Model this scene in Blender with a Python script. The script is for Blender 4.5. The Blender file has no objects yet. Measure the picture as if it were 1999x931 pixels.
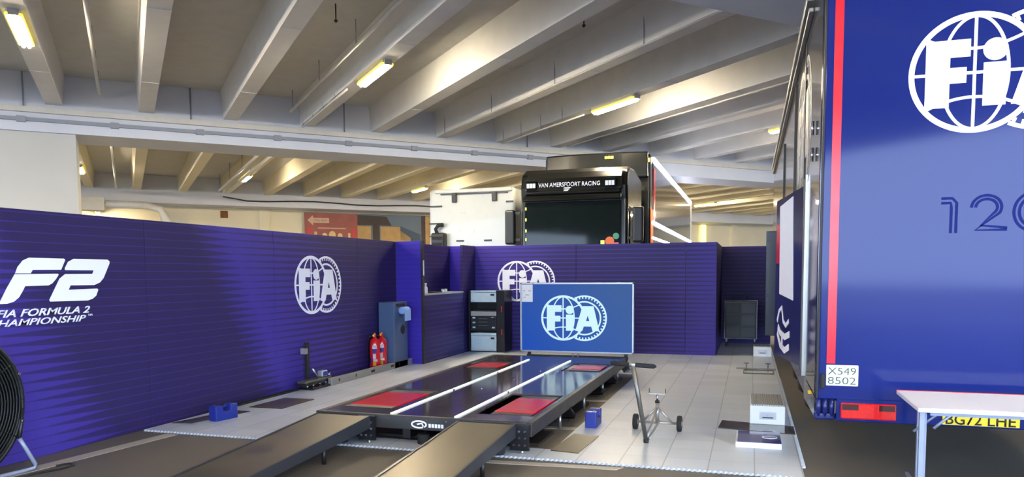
import bpy, bmesh, math, random
from mathutils import Vector, Matrix
from math import sin, cos, pi, radians, sqrt, atan2
random.seed(7)
S = bpy.context.scene
COL = S.collection

# ------------------------------------------------------------------ camera, world, exposure
cd = bpy.data.cameras.new('camera'); cam = bpy.data.objects.new('camera', cd); COL.objects.link(cam)
cd.sensor_fit = 'HORIZONTAL'; cd.sensor_width = 36.0
cd.lens = 1454.5 / 1999 * 36.0
cd.shift_y = (641.0 - 465.5) / 1999
cd.clip_end = 300; cd.clip_start = 0.05
cam.matrix_world = Matrix.Translation((0, 0, 1.65)) @ Matrix.Rotation(radians(17.725), 4, 'Z') @ \
    Matrix.Rotation(radians(90 - 4.204), 4, 'X') @ Matrix.Rotation(radians(-0.321), 4, 'Z')
S.camera = cam

w = bpy.data.worlds.new('world'); S.world = w; w.use_nodes = True
bg = w.node_tree.nodes['Background']
bg.inputs[0].default_value = (0.60, 0.76, 1.0, 1); bg.inputs[1].default_value = 9.0
S.view_settings.view_transform = 'Standard'; S.view_settings.look = 'None'
S.view_settings.gamma = 1; S.view_settings.exposure = 0.45
S.view_settings.use_curve_mapping = False
LAMP = 430.0         # strength of the ceiling tubes
sd_ = bpy.data.lights.new('sun', 'SUN'); sun = bpy.data.objects.new('sun', sd_); COL.objects.link(sun)
sd_.energy = 7.0; sd_.angle = radians(1); sd_.color = (1, .96, .9)
sun.rotation_euler = (radians(35), 0, radians(225))   # high sun from behind the building, lights the yard outside

# ------------------------------------------------------------------ materials
def lin(c):
    return tuple(((x / 255) / 12.92 if x / 255 <= 0.04045 else ((x / 255 + 0.055) / 1.055) ** 2.4) for x in c)

def mat(name, rgb, rough=0.5, metal=0.0, var=0.08, scale=6.0, emit=None, estr=0.0, trans=0.0, bump=0.0, coat=0.0, rv=0.08, spec=0.5, stretch=None):
    m = bpy.data.materials.new(name); m.use_nodes = True
    nt = m.node_tree; n = nt.nodes; l = nt.links; b = n['Principled BSDF']
    b.inputs['Roughness'].default_value = rough; b.inputs['Metallic'].default_value = metal
    b.inputs['Specular IOR Level'].default_value = spec
    if coat: b.inputs['Coat Weight'].default_value = coat; b.inputs['Coat Roughness'].default_value = 0.03
    if trans: b.inputs['Transmission Weight'].default_value = trans
    c = lin(rgb)
    tc = n.new('ShaderNodeNewGeometry'); no = n.new('ShaderNodeTexNoise')
    no.inputs['Scale'].default_value = scale; no.inputs['Detail'].default_value = 5
    if stretch:
        vm = n.new('ShaderNodeVectorMath'); vm.operation = 'MULTIPLY'; vm.inputs[1].default_value = stretch
        l.new(tc.outputs['Position'], vm.inputs[0]); l.new(vm.outputs[0], no.inputs['Vector'])
    else:
        l.new(tc.outputs['Position'], no.inputs['Vector'])
    mx = n.new('ShaderNodeMix'); mx.data_type = 'RGBA'
    mx.inputs[6].default_value = (*[x * (1 - var * 1.6) for x in c], 1)
    mx.inputs[7].default_value = (*[min(1, x * (1 + var)) for x in c], 1)
    l.new(no.outputs[0], mx.inputs[0]); l.new(mx.outputs[2], b.inputs['Base Color'])
    mr = n.new('ShaderNodeMapRange'); mr.inputs[3].default_value = max(0.02, rough - rv); mr.inputs[4].default_value = min(1, rough + rv)
    l.new(no.outputs[0], mr.inputs[0]); l.new(mr.outputs[0], b.inputs['Roughness'])
    if bump:
        bp = n.new('ShaderNodeBump'); bp.inputs['Strength'].default_value = bump; bp.inputs['Distance'].default_value = 0.02
        l.new(no.outputs[0], bp.inputs['Height']); l.new(bp.outputs[0], b.inputs['Normal'])
    if emit:
        b.inputs['Emission Color'].default_value = (*lin(emit), 1); b.inputs['Emission Strength'].default_value = estr
    return m

def math_node(nt, op, a, b=None, c=None, clamp=False):
    n = nt.nodes.new('ShaderNodeMath'); n.operation = op; n.use_clamp = clamp
    for i, v in enumerate((a, b, c)):
        if v is None: continue
        if isinstance(v, (int, float)): n.inputs[i].default_value = v
        else: nt.links.new(v, n.inputs[i])
    return n.outputs[0]

def panel_mat(name, axis, stops, slope, dark=(41, 33, 82), bright=(62, 50, 146)):
    """printed fabric: horizontal stripes of two purples whose widths swap across the panel"""
    m = bpy.data.materials.new(name); m.use_nodes = True
    nt = m.node_tree; n = nt.nodes; l = nt.links; b = n['Principled BSDF']
    b.inputs['Roughness'].default_value = 0.5; b.inputs['Specular IOR Level'].default_value = 0.25
    g = n.new('ShaderNodeNewGeometry'); sx = n.new('ShaderNodeSeparateXYZ'); l.new(g.outputs['Position'], sx.inputs[0])
    s = sx.outputs[axis]; z = sx.outputs[2]
    q = math_node(nt, 'MULTIPLY_ADD', z, slope, s)
    lo, hi = stops[0][0], stops[-1][0]
    t = math_node(nt, 'MULTIPLY_ADD', q, 1 / (hi - lo), -lo / (hi - lo), clamp=True)
    r = n.new('ShaderNodeValToRGB'); l.new(t, r.inputs[0]); r.color_ramp.interpolation = 'LINEAR'
    e = r.color_ramp.elements
    while len(e) < len(stops): e.new(0.5)
    for i, (p, v) in enumerate(stops):
        e[i].position = (p - lo) / (hi - lo); e[i].color = (v, v, v, 1)
    width = r.outputs[0]
    fr = math_node(nt, 'FRACT', math_node(nt, 'MULTIPLY', z, 1 / 0.087))
    tri = math_node(nt, 'MULTIPLY', math_node(nt, 'ABSOLUTE', math_node(nt, 'SUBTRACT', fr, 0.5)), 2.0)
    wc = math_node(nt, 'MULTIPLY_ADD', width, 0.84, 0.08)
    d = math_node(nt, 'SUBTRACT', wc, tri)
    f = math_node(nt, 'MULTIPLY_ADD', d, 14.0, 0.5, clamp=True)
    no = n.new('ShaderNodeTexNoise'); no.inputs['Scale'].default_value = 1.3; l.new(g.outputs['Position'], no.inputs['Vector'])
    mx = n.new('ShaderNodeMix'); mx.data_type = 'RGBA'
    mx.inputs[6].default_value = (*lin(dark), 1); mx.inputs[7].default_value = (*lin(bright), 1)
    l.new(f, mx.inputs[0])
    # the lines on the plain areas are softer than the wedges
    f2 = n.new('ShaderNodeMix'); f2.data_type = 'RGBA'; l.new(width, f2.inputs[0])
    f2.inputs[6].default_value = (*lin(dark), 1); f2.inputs[7].default_value = (*lin(bright), 1)
    m3 = n.new('ShaderNodeMix'); m3.data_type = 'RGBA'; m3.inputs[0].default_value = 0.4
    l.new(mx.outputs[2], m3.inputs[6]); l.new(f2.outputs[2], m3.inputs[7])
    l.new(m3.outputs[2], b.inputs['Base Color'])
    bp = n.new('ShaderNodeBump'); bp.inputs['Strength'].default_value = 0.15; bp.inputs['Distance'].default_value = 0.05
    l.new(no.outputs[0], bp.inputs['Height']); l.new(bp.outputs[0], b.inputs['Normal'])
    return m

def tile_mat():
    m = bpy.data.materials.new('tile_grey'); m.use_nodes = True
    nt = m.node_tree; n = nt.nodes; l = nt.links; b = n['Principled BSDF']
    g = n.new('ShaderNodeNewGeometry'); sx = n.new('ShaderNodeSeparateXYZ'); l.new(g.outputs['Position'], sx.inputs[0])
    P = 0.372
    x = math_node(nt, 'MULTIPLY_ADD', sx.outputs[0], 1 / P, -0.06 / P + 60)
    y = math_node(nt, 'MULTIPLY_ADD', sx.outputs[1], 1 / P, 0.2)
    def groove(v, wd):
        d = math_node(nt, 'ABSOLUTE', math_node(nt, 'SUBTRACT', math_node(nt, 'FRACT', v), 0.5))
        return math_node(nt, 'MULTIPLY_ADD', math_node(nt, 'SUBTRACT', d, 0.5 - wd), 1 / wd, 0, clamp=True)
    gx = groove(x, 0.022); gy = groove(y, 0.014)
    gr = math_node(nt, 'MAXIMUM', math_node(nt, 'MULTIPLY', gx, 0.55), math_node(nt, 'MULTIPLY', gy, 0.4))
    cx = n.new('ShaderNodeCombineXYZ')
    l.new(math_node(nt, 'FLOOR', x), cx.inputs[0]); l.new(math_node(nt, 'FLOOR', y), cx.inputs[1])
    wn = n.new('ShaderNodeTexWhiteNoise'); l.new(cx.outputs[0], wn.inputs[0])
    no = n.new('ShaderNodeTexNoise'); no.inputs['Scale'].default_value = 2.2; no.inputs['Detail'].default_value = 6
    l.new(g.outputs['Position'], no.inputs['Vector'])
    v = math_node(nt, 'MULTIPLY_ADD', wn.outputs[0], 0.13, 0.84)
    v = math_node(nt, 'MULTIPLY_ADD', no.outputs[0], 0.16, v)
    v = math_node(nt, 'MULTIPLY', v, math_node(nt, 'SUBTRACT', 1.0, gr))
    c = lin((200, 208, 220))
    hs = n.new('ShaderNodeVectorMath'); hs.operation = 'SCALE'; hs.inputs[0].default_value = c; l.new(v, hs.inputs[3])
    l.new(hs.outputs[0], b.inputs['Base Color'])
    l.new(math_node(nt, 'MULTIPLY_ADD', no.outputs[0], 0.3, 0.2), b.inputs['Roughness'])
    return m

def asphalt_mat():
    m = bpy.data.materials.new('asphalt'); m.use_nodes = True
    nt = m.node_tree; n = nt.nodes; l = nt.links; b = n['Principled BSDF']
    g = n.new('ShaderNodeNewGeometry')
    n1 = n.new('ShaderNodeTexNoise'); n1.inputs['Scale'].default_value = 1.4; n1.inputs['Detail'].default_value = 8
    n2 = n.new('ShaderNodeTexNoise'); n2.inputs['Scale'].default_value = 90; n2.inputs['Detail'].default_value = 3
    vo = n.new('ShaderNodeTexNoise'); vo.inputs['Scale'].default_value = 14; vo.inputs['Detail'].default_value = 4
    for q in (n1, n2, vo): l.new(g.outputs['Position'], q.inputs['Vector'])
    a = math_node(nt, 'MULTIPLY_ADD', n1.outputs[0], 0.5, 0.32)
    a = math_node(nt, 'MULTIPLY_ADD', n2.outputs[0], 0.45, a)
    spk = math_node(nt, 'MULTIPLY', math_node(nt, 'SUBTRACT', vo.outputs[0], 0.72, clamp=True), 6.0)
    a = math_node(nt, 'ADD', a, spk)
    hs = n.new('ShaderNodeVectorMath'); hs.operation = 'SCALE'; hs.inputs[0].default_value = lin((108, 102, 94)); l.new(a, hs.inputs[3])
    l.new(hs.outputs[0], b.inputs['Base Color'])
    l.new(math_node(nt, 'MULTIPLY_ADD', n1.outputs[0], 0.3, 0.5), b.inputs['Roughness'])
    bp = n.new('ShaderNodeBump'); bp.inputs['Strength'].default_value = 0.35; bp.inputs['Distance'].default_value = 0.006
    l.new(n2.outputs[0], bp.inputs['Height']); l.new(bp.outputs[0], b.inputs['Normal'])
    return m

def screen_mat():
    m = bpy.data.materials.new('screen_blue'); m.use_nodes = True
    nt = m.node_tree; n = nt.nodes; l = nt.links; b = n['Principled BSDF']
    b.inputs['Base Color'].default_value = (0.01, 0.012, 0.02, 1); b.inputs['Roughness'].default_value = 0.35; b.inputs['Specular IOR Level'].default_value = 0.12
    g = n.new('ShaderNodeNewGeometry'); sx = n.new('ShaderNodeSeparateXYZ'); l.new(g.outputs['Position'], sx.inputs[0])
    u = math_node(nt, 'MULTIPLY_ADD', sx.outputs[0], 0.4, 1.5)
    v = math_node(nt, 'MULTIPLY_ADD', sx.outputs[2], 0.35, -0.1)
    t = math_node(nt, 'ADD', u, v, clamp=True)
    mx = n.new('ShaderNodeMix'); mx.data_type = 'RGBA'; l.new(t, mx.inputs[0])
    mx.inputs[6].default_value = (*lin((12, 78, 190)), 1); mx.inputs[7].default_value = (*lin((52, 92, 160)), 1)  # reflection across the screen painted as a gradient in its glow
    l.new(mx.outputs[2], b.inputs['Emission Color']); b.inputs['Emission Strength'].default_value = 0.62
    return m

def metal_plate_mat(name, rgb, rough, metal=0.85, sc=3.0):
    return mat(name, rgb, rough, metal, var=0.35, scale=sc, rv=0.12)

M = {}
M['asphalt'] = asphalt_mat(); M['tile'] = tile_mat(); M['screen'] = screen_mat()
M['concrete'] = mat('painted_concrete', (216, 215, 214), 0.75, var=0.07, scale=2.5, bump=0.12)
M['cream_concrete'] = mat('cream_painted_concrete', (228, 218, 190), 0.75, var=0.06, scale=2.5)  # far-bay joists: yellow of the lamps put into the colour
M['slab'] = mat('slab_concrete', (194, 193, 188), 0.85, var=0.09, scale=3, bump=0.15)
M['wallpaint'] = mat('wall_paint', (188, 188, 184), 0.7, var=0.05, scale=1.2, bump=0.05)
M['beam'] = mat('beam_paint', (204, 208, 220), 0.65, var=0.05, scale=1.5, bump=0.08)
M['farwall'] = mat('far_wall_paint', (222, 214, 190), 0.7, var=0.06, scale=1.0)  # off-white wall with the lamps' yellow mixed into its colour
M['conduit'] = mat('conduit_grey', (140, 146, 158), 0.5, 0.05)
M['conduit_w'] = mat('conduit_white', (205, 203, 198), 0.5)
M['white'] = mat('white_paint', (228, 230, 230), 0.4, var=0.03)
M['logo_white'] = mat('logo_white', (238, 240, 255), 0.5, var=0.02)
M['logo_lit'] = mat('logo_screen_white', (40, 40, 45), 0.3, emit=(196, 232, 248), estr=0.75)
M['black'] = mat('black_plastic', (22, 22, 25), 0.45, var=0.2)
M['rubber'] = mat('black_rubber', (28, 28, 30), 0.8, var=0.2)
M['blackmetal'] = mat('black_metal', (34, 34, 38), 0.35, 0.4, var=0.2)
M['gloss_black'] = mat('gloss_black', (84, 77, 75), 0.10, 0.0, var=0.35, scale=2, rv=0.06, spec=0.55, stretch=(2, .4, 1))
M['matt_dark'] = mat('ramp_grit', (112, 104, 86), 0.38, 0.55, var=0.3, scale=4, rv=0.12)
M['ramp_side'] = mat('ramp_side', (66, 68, 76), 0.35, 0.5)
M['frame_dark'] = mat('frame_dark', (62, 60, 60), 0.35, 0.4, var=0.2)
M['red_plate'] = mat('red_plate', (226, 34, 44), 0.2, var=0.05, spec=0.25)
M['steel'] = mat('steel', (176, 176, 174), 0.32, 0.85)
M['steel_dark'] = mat('steel_dark', (120, 118, 112), 0.4, 0.8)
M['chrome'] = mat('chrome', (220, 220, 225), 0.12, 1.0)
M['alu'] = mat('aluminium', (168, 168, 166), 0.4, 0.6)
M['silver_frame'] = mat('silver_frame', (176, 178, 184), 0.3, 0.5)
M['truck_blue'] = mat('truck_blue', (25, 38, 108), 0.08, 0.0, var=0.05, scale=0.8, rv=0.03, spec=0.26)
M['truck_blue2'] = mat('truck_blue_dark', (24, 36, 100), 0.25, 0.0, var=0.05)
M['truck_side'] = mat('truck_side_mirror', (86, 84, 96), 0.09, 0.85, var=0.1, scale=0.8, rv=0.03)
M['truck_navy'] = mat('truck_navy', (30, 40, 96), 0.2, 0.2)
M['truck_dark_navy'] = mat('truck_dark_navy', (16, 20, 44), 0.25)
M['door_num'] = mat('door_number_blue', (20, 32, 102), 0.35, var=0.03, spec=0.05)
M['red'] = mat('red_stripe', (214, 20, 44), 0.2, var=0.04)
M['lamp_red'] = mat('tail_lamp_red', (214, 22, 24), 0.15, coat=1, var=0.2, scale=40)
M['lamp_dark'] = mat('tail_lamp_dark', (60, 16, 22), 0.15, coat=1)
M['yellow'] = mat('plate_yellow', (240, 214, 26), 0.4, var=0.03)
M['plate_white'] = mat('plate_white', (216, 222, 210), 0.4, var=0.03)
M['ink'] = mat('ink_black', (24, 26, 26), 0.6)
M['ink_green'] = mat('ink_grey_green', (70, 92, 84), 0.6)
M['ext_red'] = mat('extinguisher_red', (205, 24, 34), 0.2, coat=0.6, var=0.05)
M['label_white'] = mat('label_white', (240, 240, 242), 0.5)
M['label_yellow'] = mat('label_yellow', (236, 196, 30), 0.5)
M['label_blue'] = mat('label_blue', (60, 60, 170), 0.5)
M['weight_blue'] = mat('weight_blue', (30, 48, 140), 0.4, var=0.1)
M['drawer_teal'] = mat('drawer_dark_teal', (36, 48, 58), 0.5)
M['cabinet'] = mat('cabinet_blue_grey', (72, 92, 128), 0.4, 0.1, var=0.05)
M['paper_blue'] = mat('paper_blue', (130, 165, 225), 0.8, var=0.04)
M['case_alu'] = mat('case_aluminium', (200, 222, 232), 0.35, 0.25, var=0.12, scale=10)
M['case_dark'] = mat('case_dark', (30, 34, 40), 0.4, 0.2)
M['truck_black'] = mat('truck_black', (20, 21, 20), 0.2, 0.0, var=0.1, rv=0.05, spec=0.45)
M['glass_dark'] = mat('windscreen_glass', (16, 24, 24), 0.05, 0.0, var=0.2, rv=0.02, spec=0.22)
M['truck_white'] = mat('truck_white', (188, 190, 184), 0.3, var=0.03, coat=0.3)
M['led'] = mat('led_strip', (240, 240, 245), 0.4, emit=(240, 243, 255), estr=9.0)
M['tube_lamp'] = mat('tube_lamp', (255, 240, 170), 0.4, emit=(255, 237, 204), estr=LAMP)
M['lamp_cover'] = mat('lamp_cover', (255, 225, 90), 0.4, emit=(255, 226, 70), estr=1.3)  # yellow halo round the tubes, put into a glowing rim
M['strip_white'] = mat('strip_white', (236, 240, 238), 0.3, var=0.02, emit=(236, 244, 240), estr=0.75)
M['marker'] = mat('marker_lamp', (230, 220, 60), 0.3, emit=(240, 235, 70), estr=1.6)
M['orange'] = mat('orange', (238, 110, 30), 0.4); M['green'] = mat('green', (80, 150, 110), 0.4)
M['pink'] = mat('pink', (220, 80, 120), 0.4)
M['tabletop'] = mat('tabletop', (222, 222, 226), 0.35, var=0.03)
M['table_leg'] = mat('table_leg', (140, 150, 172), 0.35, 0.3)
M['purple_plate'] = mat('purple_plate', (70, 62, 140), 0.15, coat=0.6)
M['line_paint'] = mat('line_paint', (176, 168, 156), 0.6, var=0.15, scale=20)
M['wood_dark'] = mat('board_dark', (44, 38, 36), 0.4, var=0.3, scale=5)
M['banner_red'] = mat('banner_red', (150, 84, 78), 0.6, var=0.25, scale=3)
M['banner_cream'] = mat('banner_cream', (214, 184, 132), 0.6, var=0.1, scale=3)
M['banner_stone'] = mat('banner_stone', (176, 142, 92), 0.6, var=0.2, scale=3)
M['banner_dark'] = mat('banner_dark', (62, 52, 52), 0.6, var=0.3, scale=3)
M['banner_sky'] = mat('banner_sky', (98, 112, 128), 0.6, var=0.1, scale=1)
M['banner_hill'] = mat('banner_hill', (60, 76, 96), 0.6)
M['banner_pink'] = mat('banner_pink', (200, 168, 150), 0.6, var=0.1)
M['rust'] = mat('bare_brick', (120, 78, 48), 0.9, var=0.3)
M['fan_black'] = mat('fan_black', (20, 24, 28), 0.5, 0.2, var=0.3, scale=60)

# ------------------------------------------------------------------ mesh helpers
class MB:
    def __init__(s): s.bm = bmesh.new()
    def _xf(s, vs, T):
        if T is not None:
            for v in vs: v.co = T @ v.co
    def box(s, x0, x1, y0, y1, z0, z1, T=None, bev=0.0):
        bm = s.bm
        v = [bm.verts.new((x, y, z)) for x in (x0, x1) for y in (y0, y1) for z in (z0, z1)]
        f = []
        for q in ((0, 1, 3, 2), (4, 6, 7, 5), (0, 4, 5, 1), (2, 3, 7, 6), (0, 2, 6, 4), (1, 5, 7, 3)):
            f.append(bm.faces.new([v[i] for i in q]))
        if bev:
            e = set(x for ff in f for x in ff.edges)
            r = bmesh.ops.bevel(bm, geom=list(e), offset=bev, segments=2, affect='EDGES', profile=0.5)
            v = list(set(r['verts']) | set(x for x in v if x.is_valid))
        s._xf(v, T); return s
    def cyl(s, p0, p1, r0, r1=None, n=16, caps=True):
        p0 = Vector(p0); p1 = Vector(p1); r1 = r0 if r1 is None else r1
        d = (p1 - p0).normalized(); a = d.orthogonal().normalized(); b = d.cross(a)
        A = [s.bm.verts.new(p0 + (a * cos(2 * pi * i / n) + b * sin(2 * pi * i / n)) * r0) for i in range(n)]
        B = [s.bm.verts.new(p1 + (a * cos(2 * pi * i / n) + b * sin(2 * pi * i / n)) * r1) for i in range(n)]
        for i in range(n):
            f = s.bm.faces.new((A[i], A[(i + 1) % n], B[(i + 1) % n], B[i])); f.smooth = True
        if caps:
            s.bm.faces.new(A[::-1]); s.bm.faces.new(B)
        return s
    def tube(s, pts, r, n=10, closed=False):
        pts = [Vector(p) for p in pts]; rings = []; N = len(pts); prev = None
        for i, p in enumerate(pts):
            if closed: t = (pts[(i + 1) % N] - pts[i - 1]).normalized()
            else: t = (pts[min(i + 1, N - 1)] - pts[max(i - 1, 0)]).normalized()
            if prev is None: a = t.orthogonal().normalized()
            else:
                a = (prev - t * prev.dot(t))
                a = a.normalized() if a.length > 1e-6 else t.orthogonal().normalized()
            prev = a; b = t.cross(a)
            rings.append([s.bm.verts.new(p + (a * cos(2 * pi * k / n) + b * sin(2 * pi * k / n)) * r) for k in range(n)])
        for i in range(N if closed else N - 1):
            A = rings[i]; B = rings[(i + 1) % N]
            for k in range(n):
                f = s.bm.faces.new((A[k], A[(k + 1) % n], B[(k + 1) % n], B[k])); f.smooth = True
        if not closed: s.bm.faces.new(rings[0][::-1]); s.bm.faces.new(rings[-1])
        return s
    def lathe(s, prof, c=(0, 0, 0), n=24, axis='Z'):
        rings = []
        for r, z in prof:
            ring = []
            for i in range(n):
                a = 2 * pi * i / n; x, y = max(r, 1e-4) * cos(a), max(r, 1e-4) * sin(a)
                p = {'Z': (x, y, z), 'X': (z, x, y), 'Y': (x, z, y)}[axis]
                ring.append(s.bm.verts.new(Vector(p) + Vector(c)))
            rings.append(ring)
        for A, B in zip(rings, rings[1:]):
            for i in range(n):
                f = s.bm.faces.new((A[i], A[(i + 1) % n], B[(i + 1) % n], B[i])); f.smooth = True
        s.bm.faces.new(rings[0][::-1]); s.bm.faces.new(rings[-1])
        return s
    def poly(s, pts, O, U, V, W, t0=0.0, t1=0.004):
        """2-D outline pts laid in the plane O,U,V and given thickness along W"""
        O = Vector(O); U = Vector(U); V = Vector(V); W = Vector(W)
        A = [s.bm.verts.new(O + U * x + V * y + W * t0) for x, y in pts]
        B = [s.bm.verts.new(O + U * x + V * y + W * t1) for x, y in pts]
        n = len(pts); fs = []
        fs.append(s.bm.faces.new(A[::-1])); fs.append(s.bm.faces.new(B))
        for i in range(n): s.bm.faces.new((A[i], A[(i + 1) % n], B[(i + 1) % n], B[i]))
        if n > 4:
            for f in fs: f.normal_update()
            bmesh.ops.triangulate(s.bm, faces=fs, ngon_method='EAR_CLIP')
        return s
    def ribbon(s, pts, wd, O, U, V, W, t0=0.0, t1=0.004, closed=False):
        n = len(pts); L = []; R = []
        for i, (x, y) in enumerate(pts):
            if closed: a = pts[i - 1]; b = pts[(i + 1) % n]
            else: a = pts[max(i - 1, 0)]; b = pts[min(i + 1, n - 1)]
            dx, dy = b[0] - a[0], b[1] - a[1]; d = sqrt(dx * dx + dy * dy) or 1
            nx, ny = -dy / d * wd / 2, dx / d * wd / 2
            L.append((x + nx, y + ny)); R.append((x - nx, y - ny))
        O = Vector(O); U = Vector(U); V = Vector(V); W = Vector(W)
        mk = lambda q, t: s.bm.verts.new(O + U * q[0] + V * q[1] + W * t)
        q = [[mk(L[i], t0), mk(R[i], t0), mk(R[i], t1), mk(L[i], t1)] for i in range(n)]
        for i in range(n if closed else n - 1):
            A = q[i]; B = q[(i + 1) % n]
            for k in range(4): s.bm.faces.new((A[k], A[(k + 1) % 4], B[(k + 1) % 4], B[k]))
        if not closed: s.bm.faces.new(q[0][::-1]); s.bm.faces.new(q[-1])
        return s
    def build(s, name, m, parent=None, world=True, bev=0.0, seg=2, smooth=False):
        bmesh.ops.recalc_face_normals(s.bm, faces=s.bm.faces)
        if smooth:
            for f in s.bm.faces: f.smooth = True
        me = bpy.data.meshes.new(name); s.bm.to_mesh(me); s.bm.free()
        me.materials.append(M[m] if isinstance(m, str) else m)
        o = bpy.data.objects.new(name, me); COL.objects.link(o)
        if parent is not None:
            o.parent = parent
            if world:
                off = Vector(); p = parent
                while p is not None: off += p.location; p = p.parent
                me.transform(Matrix.Translation(-off))
        if bev:
            b = o.modifiers.new('bevel', 'BEVEL'); b.width = bev; b.segments = seg; b.limit_method = 'ANGLE'; b.angle_limit = radians(40)
        return o

def tag(o, label=None, cat=None, group=None, kind=None):
    if label: o['label'] = label
    if cat: o['category'] = cat
    if group: o['group'] = group
    if kind: o['kind'] = kind
    return o
def thing(name, label, cat, loc=(0, 0, 0), rz=0, group=None):
    o = bpy.data.objects.new(name, None); COL.objects.link(o); o.location = loc; o.rotation_euler.z = rz
    o.empty_display_size = 0.1
    return tag(o, label, cat, group)
def kids(o): return [c for c in bpy.data.objects if c.parent == o]
def copy_tree(o, parent=None):
    c = o.copy(); COL.objects.link(c)
    if parent is not None: c.parent = parent
    for ch in kids(o): copy_tree(ch, c)
    return c
def struct(o): o['kind'] = 'structure'; return o
def arc(cx, cy, rx, ry, a0, a1, n=24):
    return [(cx + rx * cos(a0 + (a1 - a0) * i / n), cy + ry * sin(a0 + (a1 - a0) * i / n)) for i in range(n + 1)]

def fit_text(name, body, O, U, V, w_, h_, m, parent, shear=0.0, t=0.004, bold=0.0, spacing=1.0):
    cu = bpy.data.curves.new(name, 'FONT'); cu.body = body; cu.shear = shear; cu.offset = bold; cu.space_character = spacing
    cu.resolution_u = 3
    tmp = bpy.data.objects.new(name, cu); COL.objects.link(tmp)
    bpy.context.view_layer.update()
    me = bpy.data.meshes.new_from_object(tmp.evaluated_get(bpy.context.evaluated_depsgraph_get()))
    bpy.data.objects.remove(tmp)
    xs = [v.co.x for v in me.vertices]; ys = [v.co.y for v in me.vertices]
    x0, x1, y0, y1 = min(xs), max(xs), min(ys), max(ys)
    U = Vector(U); V = Vector(V); W = U.cross(V); O = Vector(O)
    bm = bmesh.new(); bm.from_mesh(me)
    bmesh.ops.remove_doubles(bm, verts=bm.verts, dist=1e-5)
    for v in bm.verts:
        v.co = O + U * ((v.co.x - x0) / (x1 - x0) * w_) + V * ((v.co.y - y0) / (y1 - y0) * h_) + W * t
    r = bmesh.ops.extrude_face_region(bm, geom=list(bm.faces))
    for v in [g for g in r['geom'] if isinstance(g, bmesh.types.BMVert)]: v.co -= W * (t - 0.0005)
    mb = MB(); mb.bm.free(); mb.bm = bm
    bpy.data.meshes.remove(me)
    return mb.build(name, m, parent)

def fia_logo(name, O, U, V, R, m, parent, t=0.004, gx=0.95):
    """globe ring with meridians, cog ring behind it and the three heavy letters"""
    W = Vector(U).cross(Vector(V)); mb = MB(); U = Vector(U) * R; V = Vector(V) * R
    rb = lambda pts, wd, a=0.0, b=t, closed=False: mb.ribbon(pts, wd, O, U, V, W, a, b, closed)
    pl = lambda pts, b=t: mb.poly(pts, O, U, V, W, 0.0, b)
    ring = arc(0, 0, .955, .955, 0, 2 * pi, 72)[:-1]; rb(ring, .09, closed=True)
    k = t * 0.8
    rb([(0, -.95), (0, .95)], .05, 0, k)
    rb(arc(0, 0, .5, .93, pi / 2, 1.5 * pi, 30), .05, 0, k); rb(arc(0, 0, .5, .93, -pi / 2, pi / 2, 30), .05, 0, k)
    rb([(-.93, 0), (.93, 0)], .05, 0, k * .9)
    up = [(-.75 + 1.5 * i / 16, .4 + .2 * ((i - 8) / 8) ** 2) for i in range(17)]
    rb(up, .05, 0, k * .9); rb([(x, -y) for x, y in up], .05, 0, k * .9)
    # cog
    lim = math.acos((gx * gx + 1 - 1.0) / (2 * gx)) if gx < 2 else 0
    def seg(r, wd, cut=1.0):
        pts = [q for q in arc(gx, 0, r, r, -pi + 0.02, pi - 0.02, 120) if q[0] ** 2 + q[1] ** 2 > cut]
        rb(pts, wd, 0, k * .85)
    seg(.965, .07, .97); seg(.72, .065, .97)
    for i in range(40):
        a = -pi + 2 * pi * (i + .5) / 40
        p0 = (gx + .93 * cos(a), .93 * sin(a)); p1 = (gx + .85 * cos(a), .85 * sin(a))
        if p1[0] ** 2 + p1[1] ** 2 > 1.0 and p0[0] ** 2 + p0[1] ** 2 > 1.04: rb([p0, p1], .055, 0, k * .8)
    # letters
    pl([(-.74, -.56), (-.37, -.56), (-.37, -.16), (-.12, -.16), (-.12, .1), (-.37, .1), (-.37, .27), (-.07, .27), (-.07, .56), (-.74, .56)], t * 1.2)
    pl([(.13, -.56), (.47, -.56), (.47, .15), (.13, .15)], t * 1.2)
    pl(arc(.3, .36, .185, .185, 0, 2 * pi, 24)[:-1], t * 1.25)
    pl([(.55, -.56), (.86, -.56), (.93, -.36), (1.26, -.36), (1.32, -.56), (1.62, -.56), (1.36, .53), (.87, .53)][:3] + [(1.03, -.12), (1.10, .12), (1.11, .53), (.87, .53)], t * 1.2)
    pl([(1.11, .53), (1.10, .12), (1.18, -.12), (1.26, -.36), (1.32, -.56), (1.62, -.56), (1.36, .53)], t * 1.2)
    pl([(.93, -.36), (1.26, -.36), (1.18, -.12), (1.03, -.12)], t * 1.2)
    return mb.build(name, m, parent)

# ------------------------------------------------------------------ building (turned 45 degrees to the garage)
q2 = sqrt(.5)
def uvp(u, v, z=0): return Vector(((u - v) * q2, (u + v) * q2, z))
TB = Matrix(((q2, -q2, 0, 0), (q2, q2, 0, 0), (0, 0, 1, 0), (0, 0, 0, 1)))     # (u, v, z) -> world

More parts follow.
